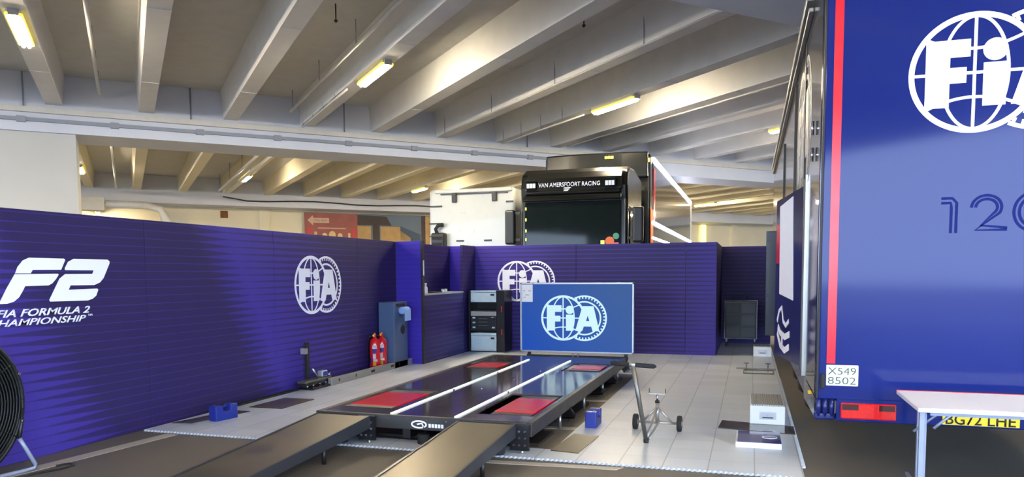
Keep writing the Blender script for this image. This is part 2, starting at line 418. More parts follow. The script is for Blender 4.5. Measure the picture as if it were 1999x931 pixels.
fl = MB().box(-40, 60, -8.9, 66, -0.3, 0, TB).build('floor', 'asphalt'); struct(fl)
M['yard'] = mat('yard_concrete', (122, 120, 114), 0.9, var=0.06, scale=1)
yd = MB().box(-90, 100, -70, -8.9, -0.3, 0, TB); yd.box(-90, -40, -8.9, 66, -.3, 0, TB); yd = yd.build('ground', 'yard'); struct(yd)
ZJ, ZS, ZB = 5.63, 6.33, 5.0
U0, U1 = -24, 54
ce = MB().box(U0, U1, -8.9, 62, ZS, ZS + .3, TB).build('ceiling', 'slab'); struct(ce)
def ubox(name, m, a, parent=None, bev=0.0):
    return MB().box(*a, T=TB).build(name, m, parent, bev=bev)
struct(ubox('trim_1', 'beam', (U0, U1, 20.65, 22.2, ZB, ZS)))
struct(ubox('trim_2', 'beam', (U0, U1, 5.85, 7.5, ZB, ZS)))
struct(ubox('trim_3', 'beam', (U0, U1, -8.9, -7.3, ZB, ZS)))
struct(ubox('trim_4', 'beam', (U0, U1, 39.0, 40.6, ZB + .05, ZS)))
def joist(u, v0, v1, jm='concrete'):
    mb = MB(); w0, w1 = .17, .23
    pts = [(-w0, ZJ), (w0, ZJ), (w1, ZS), (-w1, ZS)]
    mb.poly(pts, uvp(u, v0), (q2, q2, 0), (0, 0, 1), Vector((-q2, q2, 0)), 0, v1 - v0)
    jo = mb.build('joist', jm, ce)
    if jm == 'concrete' and v0 > 7:
        sm = MB()
        for vv in (17.4, 12.6): sm.box(u - .172, u + .172, vv, vv + .03, ZJ - .006, ZJ + .004, TB)
        sm.build('joint_mark', 'beam', jo)
for k in range(-10, 22):
    u = -1.35 + 1.94 * k
    joist(u, 7.5, 20.65)
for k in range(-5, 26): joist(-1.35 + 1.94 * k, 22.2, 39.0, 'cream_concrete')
for k in range(-8, 14, 1): joist(-1.35 + 1.94 * k, -7.3, 5.85)
# end walls of the hall
struct(ubox('wall_left', 'wallpaint', (U0, -.95, 20.75, 22.1, 0, ZB)))
struct(ubox('wall_right', 'wallpaint', (U1 - .3, U1, -8.9, 52, 0, ZS)))
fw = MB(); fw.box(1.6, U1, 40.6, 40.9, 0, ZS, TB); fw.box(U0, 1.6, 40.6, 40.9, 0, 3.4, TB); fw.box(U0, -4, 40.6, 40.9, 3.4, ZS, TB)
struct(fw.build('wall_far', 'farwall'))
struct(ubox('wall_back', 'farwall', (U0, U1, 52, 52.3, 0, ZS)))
# pilasters and shallow ledges on the far wall
n = 5
for uu in (6.2, 17.5, 28, 33.2, 38.6):
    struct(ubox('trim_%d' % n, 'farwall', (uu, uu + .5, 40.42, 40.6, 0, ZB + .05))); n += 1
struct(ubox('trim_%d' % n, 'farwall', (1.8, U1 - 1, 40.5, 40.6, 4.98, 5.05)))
tag(ubox('bare_patch', 'rust', (4.35, 4.7, 40.56, 40.6, 4.55, 4.9)), 'small patch of bare brown brick high on the cream far wall', 'wall damage')

# conduits on the main beam
def run(name, label, cat, pts, r, m='conduit', n=8):
    o = MB().tube([uvp(*p) for p in pts], r, n).build(name, m); return tag(o, label, cat)
t = MB().box(-8, 32, 20.55, 20.65, 5.42, 5.54, TB).build('cable_tray', 'conduit_w'); tag(t, 'white cable tray running along the main concrete beam, upper of its two trays', 'cable tray')
mb = MB().box(-8, 15, 20.57, 20.65, 5.22, 5.3, TB)
for i in range(12): mb.box(-7.8 + 1.9 * i, -7.62 + 1.9 * i, 20.54, 20.65, 5.19, 5.32, TB)
tag(mb.build('cable_tray', 'conduit'), 'grey clipped conduit tray below the white tray on the main beam', 'cable tray')
for u, s in ((-1.95, 'leftmost'), (1.59, 'second from the left'), (5.48, 'third from the left'), (11.2, 'rightmost')):
    run('conduit', 'thin grey vertical conduit on the main beam face, %s of four' % s, 'conduit', [(u, 20.61, ZS), (u, 20.61, 5.56)], .018)
# long rails hung beside joists
def hung(u, v0, v1, z, label, r=.035):
    t = thing('hanging_pipe', label, 'pipe', uvp(u, v0, z))
    MB().tube([uvp(u, v0, z), uvp(u, v1, z)], r, 8).build('pipe', 'conduit_w', t)
    nn = 4
    for i in range(nn):
        v = v0 + (v1 - v0) * (i + .1) / nn
        MB().tube([uvp(u, v, z), uvp(u, v, ZS)], .01, 6).build('hanger', 'conduit', t)
hung(3.92, 20.0, 8.2, 5.85, 'long white pipe hung on rods beside the joist carrying the middle ceiling light')
hung(-.4, 20.0, 13, 5.85, 'short white pipe hung on rods near the left end of the ceiling')
hung(10.1, 20.2, 15.7, 5.52, 'thin white pipe along the joist leading to the right ceiling light', .02)
hung(4.3, 20.4, 15.9, 5.56, 'thin white pipe under the joist leading to the middle ceiling light', .022)
hung(12.4, 20.2, 8.4, 5.6, 'long thin white pipe along the joist right of the right ceiling light', .022)
hung(8.15, 20.2, 8.0, 5.6, 'long thin white pipe along the joist between the middle and right lights', .02)
hung(4.0, 37.6, 22.6, 5.6, 'pair-left white pipe running back along the far bay joists', .05)
hung(4.3, 37.6, 22.6, 5.5, 'pair-right white pipe running back along the far bay joists', .05)
hung(-.25, 37.4, 25, 5.5, 'white pipe hung in the far bay beside the leftmost far light', .04)
# sprinkler heads
spr = thing('sprinkler', 'small dark sprinkler head on the ceiling slab', 'sprinkler', uvp(7.4, 11.5, ZS - .28), group='sprinkler heads')
MB().cyl((0, 0, .28), (0, 0, .02), .012).build('stem', 'black', spr, world=False)
MB().lathe([(.01, .02), (.035, .0), (.035, -.01), (.01, -.04)], n=12).build('head', 'black', spr, world=False)
sl = ['left of the middle light', 'beside the joist right of the middle light', 'above the right light', 'far right near the near beam', 'close to the main beam at right', 'highest near the top edge at right', 'near the main beam at left', 'beside the black truck roof']
for i, (u, v) in enumerate(((7.4, 11.5), (9.3, 13.6), (13.0, 12.6), (16.9, 14.2), (15, 18.2), (9.4, 9.2), (3.4, 13.2), (18.9, 18.4))):
    o = spr if i == 0 else copy_tree(spr)
    o.location = uvp(u, v, ZS - .28); o['label'] = 'small dark sprinkler head on the slab, ' + sl[i]

# ceiling lights
def make_light():
    t = thing('ceiling_light', 'x', 'ceiling light', group='tube lights under the joists')
    MB().box(-.1, .1, -.85, .85, -.05, .0).build('housing', 'conduit_w', t, world=False, bev=.01)
    MB().box(-.12, .12, -.84, .84, -.10, -.05).build('cover', 'lamp_cover', t, world=False, bev=.02)
    for s_ in (-.04, .04): MB().cyl((s_, -.8, -.115), (s_, .8, -.115), .026, n=10).build('tube', 'tube_lamp', t, world=False)
    for s_ in (-.86, .86): MB().box(-.07, .07, s_ - .02, s_ + .02, -.1, -.0).build('end_cap', 'alu', t, world=False)
    return t
lt = make_light(); first = True
LL = [(-1.35, 14.4, 'leftmost near tube light under a joist at the top left corner'),
      (4.47, 14.5, 'middle near tube light under the joist above the purple walls'),
      (10.29, 14.65, 'right near tube light under the joist above the black truck'),
      (16.11, 14.6, 'near tube light mostly hidden beside the blue trailer side'),
      (-1.35, 32.0, 'leftmost far-bay tube light by the white wall edge'),
      (4.9, 32.0, 'second far-bay tube light from the left'),
      (11.4, 33.0, 'far-bay tube light left of the white truck cab'),
      (18.2, 33.0, 'far-bay tube light hidden behind the black truck'),
      (24.5, 33.0, 'far-bay tube light behind the black trailer box'),
      (30.4, 33.3, 'far-bay tube light right of the black trailer box'),
      (37.5, 33.3, 'far-bay tube light furthest right behind the blue trailer'),
      (-1.3, 50.5, 'small distant tube light in the gap above the left purple wall'),
      (-1.35, -1, 'tube light behind the viewer at left'), (4.47, -1, 'tube light behind the viewer near the middle'),
      (10.29, -1, 'tube light behind the viewer at right'), (22, 14.6, 'near tube light above the blue trailer roof'),
      (-7.2, 14.4, 'near tube light outside the left frame edge'),
      (-1.35, 23.6, 'tube light close behind the main beam, far left'), (4.47, 23.6, 'tube light close behind the main beam, left of centre'),  # hidden row behind the beam, added to brighten the far bay
      (10.29, 23.6, 'tube light close behind the main beam, above the white truck'), (16.1, 23.6, 'tube light close behind the main beam, above the black truck'),
      (22, 23.6, 'tube light close behind the main beam, right of the black truck'), (27.8, 23.6, 'tube light close behind the main beam, far right'),
      (-7.2, 32, 'far-bay tube light behind the white wall at left'), (4.9, 47, 'tube light behind the far wall at left'), (16, 47, 'tube light behind the far wall at right')]  # last two are unseen, added to give light behind the far wall
for u, v, lb in LL:
    o = lt if first else copy_tree(lt); first = False
    jj = round((u + 1.35) / 1.94) * 1.94 - 1.35
    z = ZJ if v < 45 else ZS - .9
    o.location = uvp(jj, v, z); o.rotation_euler.z = pi / 4; o['label'] = lb
    if v > 45:
        MB().box(-.02, .02, -.5, -.46, 0, .9).build('drop_rod', 'alu', o, world=False)
        MB().box(-.02, .02, .46, .5, 0, .9).build('drop_rod', 'alu', o, world=False)

# pipework in the far left corner
mb = MB().box(-2.0, -.75, 38.0, 38.6, 4.55, 5.15, TB)
tag(mb.build('junction_box', 'conduit_w', bev=.02), 'large white box hung under the far beam at left', 'junction box')
tag(MB().tube([uvp(*p) for p in ((-.7, 38.2, 4.85), (.9, 38.2, 4.85), (1.5, 38.2, 4.7), (1.7, 38.2, 4.3), (1.9, 38.2, 3.7), (2.4, 38.2, 3.5), (5.0, 38.2, 3.5))], .17, 14).build('duct', 'conduit_w'),
    'thick white bent duct leaving the large white box', 'duct')
run('cable', 'black cable sagging along the top of the far wall', 'cable', [(4.3, 38.8, 5.45)] + [(4.3 + i * 1.1, 38.8, 5.33 - .05 * sin(i * 1.2)) for i in range(1, 14)], .03, 'black', 6)
M['wall_lamp'] = mat('wall_lamp', (255, 235, 130), 0.4, emit=(255, 232, 110), estr=3.0)
tag(MB().box(35.85, 36.2, 40.45, 40.6, 3.0, 4.95, TB).build('wall_light', 'wall_lamp', bev=.02), 'tall glowing vertical yellow light on the far wall at right', 'wall light')

# big photographic banner on the far wall
bn = thing('banner', 'wide printed banner of red and stone buildings on the far wall', 'banner', uvp(8.5, 40.5, 3.0))
O = uvp(8.5, 40.42, 3.0); BU = (q2, q2, 0); BV = (0, 0, 1); BW = Vector((q2, -q2, 0))
MB().poly([(0, 0), (7.1, 0), (7.1, 1.95), (0, 1.95)], O, BU, BV, BW, -.05, 0).build('sheet', 'banner_sky', bn)
def bp(name, m, polys, k):
    mb = MB()
    for p in polys: mb.poly(p, O, BU, BV, BW, 0, .002 * k)
    return mb.build(name, m, bn)
R_ = lambda a, b, c, d: [(a, c), (b, c), (b, d), (a, d)]
bp('printed_facade', 'banner_red', [R_(0, 2.85, 0, 1.95)], 1)
bp('printed_arches', 'banner_cream', [R_(.5, .64, 0, .95), R_(2.32, 2.45, 0, .9)] + [R_(x, x + .26, 0, .75) + [] for x in (.92, 1.75)] + [arc(x + .13, .75, .13, .14, 0, pi, 10) for x in (.92, 1.75)] + [R_(1.28, 1.64, 0, .8), arc(1.46, .8, .18, .2, 0, pi, 10)], 2)
bp('printed_cornice', 'banner_pink', [R_(.7, 2.2, 1.12, 1.17)], 2)
M['banner_bright'] = mat('banner_bright_red', (186, 70, 70), 0.6, var=0.15)
bp('printed_columns', 'banner_bright', [R_(.12, .36, 0, 1.2), R_(2.5, 2.78, 0, 1.2)], 2)
bp('printed_arrow', 'banner_pink', [[(.15, 1.55), (.45, 1.28), (.45, 1.42), (1.3, 1.42), (1.3, 1.68), (.45, 1.68), (.45, 1.82)]], 3)
fit_text('printed_words', 'THIS WAY', Vector(O) + Vector(BU) * .5 + Vector((0, 0, 1.49)) + BW * .006, BU, BV, .7, .11, 'banner_red', bn, t=.003)
bp('printed_stone_building', 'banner_stone', [R_(2.85, 3.6, .2, 1.3), R_(4.15, 5.3, .1, 1.3), [(5.3, .2), (5.9, .2), (5.9, .7), (5.3, 1.1)]], 1)
bp('printed_dark_roof', 'banner_dark', [[(2.85, 1.35), (4.8, 1.35), (4.5, 1.85), (2.85, 1.9)]], 2)
bp('printed_tower', 'banner_dark', [R_(3.7, 4.1, .15, 1.36)], 2)
bp('printed_tree', 'banner_dark', [[(2.9, 0), (3.6, 0), (3.2, .6)]], 3)
bp('printed_dark_edge', 'banner_dark', [R_(6.55, 6.8, 0, 1.95)], 2)
bp('printed_hill', 'banner_hill', [[(5.3, .6), (6.5, .3), (6.5, .9), (5.3, 1.35)]], 1)
bp('printed_gold_edge', 'banner_stone', [R_(6.8, 7.1, 0, 1.95)], 2)

# ------------------------------------------------------------------ floor covering
HOLE = (-4.10, -1.72, 6.62, 12.1)
def tiles():
    mb = MB(); z0, z1 = 0.001, 0.018
    T_ = .042
    def P(pts): mb.poly(pts, (0, 0, 0), (1, 0, 0), (0, 1, 0), (0, 0, 1), z0, z1)
    yb = 6.27
    # front strip with serrated edge
    x0, x1 = -6.12, .44; pts = []
    n = int((x1 - x0) / T_)
    for i in range(n):
        x = x0 + i * T_; pts += [(x, yb), (x + T_ * .25, yb - .02), (x + T_ * .6, yb - .02), (x + T_ * .8, yb)]
    pts += [(x1, yb), (x1, HOLE[2]), (x0, HOLE[2])]
    P(pts)
    P([(x0, HOLE[2]), (HOLE[0], HOLE[2]), (HOLE[0], HOLE[3]), (x0, HOLE[3])])
    # right field, serrated right edge
    pts = [(HOLE[1], HOLE[2]), (x1, HOLE[2])]
    m_ = int((15.9 - HOLE[2]) / T_)
    for i in range(m_):
        y = HOLE[2] + i * T_; pts += [(x1, y), (x1 + .03, y + T_ * .2), (x1 + .03, y + T_ * .55), (x1, y + T_ * .8)]
    pts += [(x1, HOLE[3] + 3.8), (x1, 15.9)]
    pts = pts[:2] + [p for p in pts[2:] if p[1] < HOLE[3]] + [(x1, HOLE[3]), (HOLE[1], HOLE[3])]
    P(pts)
    P([(x0, HOLE[3]), (x1 + .02, HOLE[3]), (x1 + .02, 17.95), (-.62, 17.95), (-.62, 15.13), (-5.64, 15.13), (-5.64, 12.34), (x0, 12.34)])
    return mb.build('tile_flooring', 'tile')
tag(tiles(), 'pale grey interlocking plastic tile flooring with toothed edges over the asphalt', 'flooring')
ml = MB().poly([(-6.0, 3.6), (-5.84, 3.6), (-5.64, 6.22), (-5.79, 6.22)], (0, 0, 0), (1, 0, 0), (0, 1, 0), (0, 0, 1), .0, .003)
ml.poly([(-2.3, 6.03), (-1.05, 6.12), (-1.0, 6.22), (-2.3, 6.13)], (0, 0, 0), (1, 0, 0), (0, 1, 0), (0, 0, 1), .0, .003)
ml.poly([(-4.0, 7.45), (-1.74, 7.6), (-1.74, 7.72), (-4.0, 7.57)], (0, 0, 0), (1, 0, 0), (0, 1, 0), (0, 0, 1), .0, .003)
ml.poly([(-4.0, 9.25), (-1.74, 9.4), (-1.74, 9.5), (-4.0, 9.35)], (0, 0, 0), (1, 0, 0), (0, 1, 0), (0, 0, 1), .0, .003)
ml.build('painted_line', 'line_paint', fl)

# ------------------------------------------------------------------ purple partition walls
PL = panel_mat('print_left', 1, [(3.5, 1), (5.3, 1), (6.05, 0), (8.35, 0), (8.95, 1), (9.3, .85), (11.2, .12), (12.4, 0)], .55)
PBk = panel_mat('print_back', 0, [(-5.7, .8), (-4.9, .55), (-4.2, .2), (-2.1, .2), (-1.5, .55), (-1.0, .9), (-.5, 1)], -.25)
PPl = panel_mat('print_plain_bright', 0, [(-7, 1), (-6, 1)], 0, bright=(58, 44, 165))
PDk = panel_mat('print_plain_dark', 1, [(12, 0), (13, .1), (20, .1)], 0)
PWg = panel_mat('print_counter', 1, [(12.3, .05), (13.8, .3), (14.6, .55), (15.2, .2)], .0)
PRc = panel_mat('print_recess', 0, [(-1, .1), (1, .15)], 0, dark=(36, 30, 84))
HW = 2.245
def panel(label, m, a, bev=.004, group=None):
    t = thing('partition_panel', label, 'partition wall', ((a[0] + a[1]) / 2, (a[2] + a[3]) / 2, 0), group=group)
    MB().box(*a, 0.0, HW).build('printed_board', m, t, bev=bev)
    return t
g = .003
p1 = panel('purple striped wall panel with the white F2 logo, leftmost', PL, (-6.26, -6.17, 4.17, 6.43 - g))
p2 = panel('plain purple striped wall panel between the F2 panel and the panel with the round logo', PL, (-6.26, -6.17, 6.43 + g, 8.69 - g))
p3 = panel('purple striped left wall panel with the round white logo', PL, (-6.26, -6.17, 8.69 + g, 10.96 - g))
p4 = panel('dark purple wall panel behind the extinguishers and blue-grey cabinet', PL, (-6.26, -6.17, 10.96 + g, 12.36))
p5 = panel('narrow bright purple panel facing the viewer beside the blue-grey cabinet', PPl, (-6.165, -5.67, 12.36, 12.44))
p0 = panel('purple striped wall panel left of the F2 panel, mostly out of frame', PL, (-6.26, -6.17, 1.9, 4.17 - g))
pb1 = panel('purple back wall panel with the round logo half behind the screen', PBk, (-5.73, -3.44 - g, 15.15, 15.23))
pb2 = panel('purple back wall panel directly behind and right of the screen', PBk, (-3.44 + g, -1.22 - g, 15.15, 15.23))
pb3 = panel('narrow bright purple panel at the right end of the back wall', PBk, (-1.22 + g, -.63, 15.15, 15.23))
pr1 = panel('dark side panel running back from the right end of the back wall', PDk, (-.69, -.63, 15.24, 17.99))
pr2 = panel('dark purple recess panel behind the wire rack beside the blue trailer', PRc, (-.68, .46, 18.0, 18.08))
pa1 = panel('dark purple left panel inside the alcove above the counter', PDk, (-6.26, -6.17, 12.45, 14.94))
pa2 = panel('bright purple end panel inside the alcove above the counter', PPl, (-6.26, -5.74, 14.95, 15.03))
pa3 = panel('narrow dark purple full height panel left of the case stack', PDk, (-5.73, -5.665, 14.42, 15.149))
tr = MB().box(-5.675, -5.645, 12.36, 12.445, 0, HW + .01).build('edge_post', 'black', p5)
MB().box(-5.645, -5.62, 12.37, 12.41, 1.62, 1.9).build('pull_handle', 'alu', p5, bev=.008)
# counter
ct = thing('counter', 'dark purple counter front with light grey ledge in the alcove opening', 'counter', (-5.7, 13.4, 0))
MB().box(-5.73, -5.665, 12.45, 14.41, 0, 1.24).build('front', PWg, ct)
MB().box(-6.16, -5.655, 12.45, 14.41, 1.24, 1.275).build('ledge', 'silver_frame', ct, bev=.005)
# things on the counter
b_ = thing('spray_bottle', 'small white spray bottle standing at the left end of the counter', 'bottle', (-5.76, 12.75, 1.275))
MB().lathe([(.035, 0), (.038, .01), (.038, .1), (.015, .14), (.013, .16)], n=16).build('bottle_body', 'white', b_, world=False)
MB().box(-.015, .015, -.03, .03, .16, .19).build('spray_head', 'white', b_, world=False, bev=.004)
tag(MB().box(-5.95, -5.7, 12.95, 13.4, 1.276, 1.30).build('tray', 'black', bev=.004), 'flat black tray lying on the grey counter ledge', 'tray')
for i, (y, lb) in enumerate(((13.52, 'small clear jar on the counter ledge, left of two'), (13.66, 'small clear jar on the counter ledge, right of two'))):
    j = thing('jar', lb, 'jar', (-5.74, y, 1.275), group='jars on the counter')
    MB().lathe([(.03, 0), (.032, .01), (.032, .05)], n=14).build('glass', 'case_alu', j, world=False)
    MB().lathe([(.033, .05), (.033, .065)], n=14).build('lid', 'steel', j, world=False)

# logos on the walls
WU, WV = Vector((0, 1, 0)), Vector((0, 0, 1))
fia_logo('round_logo', Vector((-6.169, 9.59, 1.5)), WU, WV, .43, 'logo_white', p3)
fia_logo('round_logo', Vector((-4.73, 15.149, 1.49)), (1, 0, 0), WV, .43, 'logo_white', pb1)
F2a = [(4.937, 1.677), (4.962, 1.733), (5.015, 1.791), (5.075, 1.817), (5.434, 1.815), (5.446, 1.802), (5.398, 1.71), (5.105, 1.708), (5.085, 1.677)]
F2b = [(4.932, 1.67), (5.361, 1.673), (5.368, 1.663), (5.337, 1.623), (5.297, 1.584), (5.257, 1.566), (5.024, 1.563), (4.994, 1.514), (4.96, 1.465), (4.91, 1.429), (4.848, 1.413), (4.759, 1.412), (4.79, 1.445), (4.852, 1.55)]
F2c = [(5.443, 1.707), (5.439, 1.723), (5.478, 1.785), (5.541, 1.815), (5.934, 1.813), (5.958, 1.796), (5.955, 1.773), (5.878, 1.632), (5.831, 1.586), (5.762, 1.561), (5.491, 1.562), (5.468, 1.52), (5.794, 1.526), (5.806, 1.514), (5.779, 1.457), (5.733, 1.426), (5.678, 1.412), (5.268, 1.416), (5.259, 1.431), (5.378, 1.627), (5.441, 1.67), (5.747, 1.671), (5.765, 1.706)]
mb = MB()
for P_ in (F2a, F2b, F2c): mb.poly(P_, (-6.17, 0, 0), WU, WV, Vector((1, 0, 0)), 0, .005)
mb.build('large_logo', 'logo_white', p1)
fit_text('logo_words', 'FIA FORMULA 2', Vector((-6.169, 4.735, 1.292)), WU, WV, .965, .068, 'logo_white', p1, shear=.35, bold=.02)
fit_text('logo_words', 'CHAMPIONSHIP', Vector((-6.169, 4.66, 1.212)), WU, WV, .99, .062, 'logo_white', p1, shear=.35, bold=.015)
fit_text('logo_words', 'TM', Vector((-6.169, 5.672, 1.262)), WU, WV, .05, .018, 'logo_white', p1)

# ------------------------------------------------------------------ blue race trailer on the right
TX0, TX1, TY0, TY1, TZ = .5, 3.05, 6.5, 20.1, 4.15
tl = thing('race_trailer', 'large glossy blue race trailer filling the right side, seen from behind', 'trailer', (1.77, 13, 0))
MB().box(TX0 + .02, TX1, TY0 + .08, TY1, .62, TZ).build('body', 'truck_side', tl, bev=.02)
MB().box(TX0 + .03, TX0 + .1, TY0 + .02, TY0 + .08, .62, TZ).build('door_seal', 'black', tl)
rd = MB().box(TX0 + .045, TX1, TY0, TY0 + .06, .62, TZ).build('rear_door', 'truck_blue', tl, bev=.008)
MB().box(.6, .665, TY0 - .003, TY0, .91, TZ - .02).build('red_stripe', 'red', rd)
fia_logo('round_logo', Vector((1.575, TY0 - .0005, 3.135)), (1, 0, 0), WV, .445, 'logo_white', rd)
# raised outline numerals on the door
mb = MB(); O3 = (0, TY0, 0); a3 = ((1, 0, 0), (0, 0, 1), (0, -1, 0))
for off in (0, .035):
    mb.ribbon([(1.385, 2.205 - off), (1.46 - off * .3, 2.205 - off), (1.49 - off, 2.17 - off), (1.49 - off, 1.94)], .02, O3, *a3, 0, .002)
    mb.ribbon(arc(1.69, 2.13, .10 - off * .8, .09 - off * .8, pi, -.5, 14) + [(1.62 + off, 1.96 + off), (1.83, 1.96 + off * .4)], .02, O3, *a3, 0, .002)
    mb.ribbon(arc(1.99, 2.09, .12 - off, .14 - off, 0, 2 * pi, 28)[:-1], .02, O3, *a3, 0, .002, closed=True)
mb.build('outline_numerals', 'door_num', rd)
pw = MB().box(.598, .838, TY0 - .012, TY0, .73, .90).build('square_plate', 'plate_white', tl, bev=.006)
fit_text('plate_letters', 'X549', Vector((.612, TY0 - .0125, .822)), (1, 0, 0), WV, .208, .058, 'ink_green', pw, t=.002, bold=-.005)
fit_text('plate_letters', '8502', Vector((.612, TY0 - .0125, .745)), (1, 0, 0), WV, .208, .058, 'ink_green', pw, t=.002, bold=-.005)
MB().box(.555, .588, TY0 - .03, TY0, .70, .83).build('door_buffer', 'rubber', tl, bev=.012)
# bumper, lamps, number plate
bu = MB().box(.68, TX1, TY0 - .02, TY0 + .25, .445, .63).build('bumper', 'truck_blue', tl, bev=.01)
lp = MB().box(.71, 1.115, TY0 - .05, TY0 - .02, .47, .60).build('tail_lamp', 'lamp_red', tl, bev=.012)
MB().box(.72, .84, TY0 - .055, TY0 - .05, .545, .592).build('lamp_lens', 'lamp_dark', lp)
MB().box(.99, 1.105, TY0 - .055, TY0 - .05, .545, .592).build('lamp_lens', 'lamp_dark', lp)
lp2 = MB().box(2.44, 2.84, TY0 - .05, TY0 - .02, .47, .60).build('tail_lamp', 'lamp_red', tl, bev=.012)
for x0 in (.53, .58, .63):
    MB().cyl((x0 + .02, TY0 + .04, .47), (x0 + .02, TY0 + .04, .625), .022).build('hinge_post', 'truck_blue2', tl)
MB().box(.515, .68, TY0 + .02, TY0 + .1, .44, .50).build('corner_bracket', 'truck_blue2', tl, bev=.02)
np_ = MB().box(1.44, 1.96, TY0 - .035, TY0 - .02, .462, .572).build('number_plate', 'yellow', tl, bev=.003)
fit_text('plate_letters', 'BG72', Vector((1.462, TY0 - .0355, .467)), (1, 0, 0), WV, .245, .082, 'ink', np_, t=.002, bold=.01)
fit_text('plate_letters', 'LHE', Vector((1.748, TY0 - .0355, .467)), (1, 0, 0), WV, .185, .082, 'ink', np_, t=.002, bold=.01)
# side skirts, wheels, rail, side decoration
MB().poly([(6.58, .46), (7.8, .42), (7.8, .62), (6.58, .62)], (TX0 + .02, 0, 0), (0, 1, 0), (0, 0, 1), (1, 0, 0), 0, .04).build('side_skirt', 'truck_side', tl)
MB().box(TX0 + .05, TX0 + .1, 7.8, 19.6, .40, .62).build('side_skirt', 'truck_navy', tl)
for y, wlb in ((9.6, 1), (10.9, 1), (12.2, 1)):
    for x in (TX0 + .16, TX1 - .44):
        wm = MB().lathe([(.2, -.14), (.46, -.14), (.5, -.1), (.5, .1), (.46, .14), (.2, .14)], (x + .14, y, .5), 28, 'X').build('wheel', 'rubber', tl)
        MB().lathe([(.05, -.145), (.2, -.1), (.25, -.08), (.25, .08), (.05, .1)], (x + .14, y, .5), 20, 'X').build('rim', 'alu', wm)
MB().box(1.1, 2.5, 7.2, 19.5, .5, .62).build('chassis', 'black', tl)
for y in (17.0,):
    for x in (.9, 2.5): MB().box(x, x + .14, y, y + .14, 0, .55).build('landing_leg', 'steel_dark', tl)
MB().box(TX0 - .045, TX0 + .03, 7.6, 19.6, TZ + .0, TZ + .08).build('awning_rail', 'alu', tl, bev=.01)
MB().box(TX0 - .025, TX0 + .02, 7.6, 19.6, TZ - .1, TZ - .06).build('awning_rail', 'alu', tl, bev=.008)
MB().box(TX0 + .0, TX0 + .03, 7.9, 7.93, .62, 2.6).build('hinge_strip', 'steel', tl)
MB().box(TX0 + .01, TX0 + .03, 8.4, 8.44, .62, 4.0).build('panel_seam', 'black', tl)
MB().box(TX0 + .0, TX0 + .03, 10.2, 10.25, 1.8, 4.0).build('panel_seam', 'black', tl)
MB().box(TX0 + .0, TX0 + .03, 13.5, 13.55, 1.8, 3.8).build('panel_seam', 'black', tl)
for z in (2.85, 2.62): MB().cyl((TX0 - .0, 7.15, z), (TX0 - .0, 7.15, z + .12), .012).build('door_latch', 'chrome', tl)
MB().box(TX0 - .002, TX0 + .02, 6.95, 7.0, .585, .615).build('side_marker', 'label_yellow', tl)
fia_logo('side_logo', Vector((TX0 + .0195, 9.1, 3.1)), (0, -1, 0), WV, .75, 'alu', tl, t=.002)
def opened_door(label, y_h, dx, dy, z0, z1, mbk):
    pass
# side door swung outwards with white lettering
sd = MB(); A = Vector((.5, 7.95, 0)); B = Vector((.285, 9.4, 0)); U_ = (B - A).normalized(); N_ = Vector((0, 0, 1)).cross(U_)
if N_.x > 0: N_ = -N_
Ld = (B - A).length
sd.poly([(0, .70), (Ld, .68), (Ld, 2.48), (0, 2.5)], A, U_, (0, 0, 1), -N_, 0, .035)
sdo = sd.build('side_door', 'truck_navy', tl)
mb = MB()
mb.poly([(.45, 1.35), (1.2, 1.4), (1.25, 2.4), (.55, 2.45)], A + N_ * .001, U_, (0, 0, 1), N_, 0, .003)
mb.ribbon([(.65, 1.12), (.8, 1.06), (.95, 1.1), (1.05, 1.25), (1.2, 1.2), (1.3, 1.08)], .05, A + N_ * .001, U_, (0, 0, 1), N_, 0, .003)
mb.ribbon([(.6, .98), (.85, .93), (1.1, .96), (1.25, 1.02)], .07, A + N_ * .001, U_, (0, 0, 1), N_, 0, .003)
mb.ribbon([(.62, .84), (.85, .78), (1.1, .82), (1.28, .95)], .07, A + N_ * .001, U_, (0, 0, 1), N_, 0, .003)
mb.ribbon([(1.0, .8), (1.0, .96)], .07, A + N_ * .001, U_, (0, 0, 1), N_, 0, .003)
mb.build('side_lettering', 'logo_white', sdo)
MB().poly([(1.24, 1.75), (1.42, 1.75), (1.42, 2.2), (1.27, 2.2)], A + N_ * .0012, U_, (0, 0, 1), N_, 0, .003).build('side_lettering_red', 'red', sdo)
MB().poly([(-.01, .66), (.02, .66), (.02, 2.56), (-.01, 2.56)], A, U_, (0, 0, 1), N_, -.015, .012).build('door_edge', 'steel_dark', sdo)
MB().box(.22, .5, 12.0, 12.06, .68, 2.27).build('locker_door', 'truck_dark_navy', tl, bev=.01)

# ------------------------------------------------------------------ black truck and its trailer box
bt = thing('black_truck', 'black truck cab with white lettering on its brow, parked behind the back wall', 'truck', (-3.86, 17.6, 0))
def cab_profile(mb, x0, x1, prof):
    mb.poly(prof, (x0, 0, 0), (0, 1, 0), (0, 0, 1), (1, 0, 0), 0, x1 - x0)
mb = MB(); cab_profile(mb, -5.1, -2.62, [(16.62, .55), (18.9, .55), (18.9, 3.95), (17.7, 4.08), (17.0, 4.05), (16.75, 3.92), (16.64, 3.6), (16.68, 3.3)])
mb.build('cab', 'truck_black', bt, bev=.2, seg=6, smooth=False)
mb = MB(); cab_profile(mb, -5.0, -2.74, [(16.42, 3.28), (16.9, 3.28), (16.9, 3.42), (16.5, 3.42)])
mb.build('sun_visor', 'truck_black', bt, bev=.04, seg=3)
mb = MB(); cab_profile(mb, -4.98, -2.76, [(16.575, 2.05), (16.63, 2.05), (16.66, 3.27), (16.605, 3.27)])
mb.build('windscreen', 'glass_dark', bt, bev=.015)
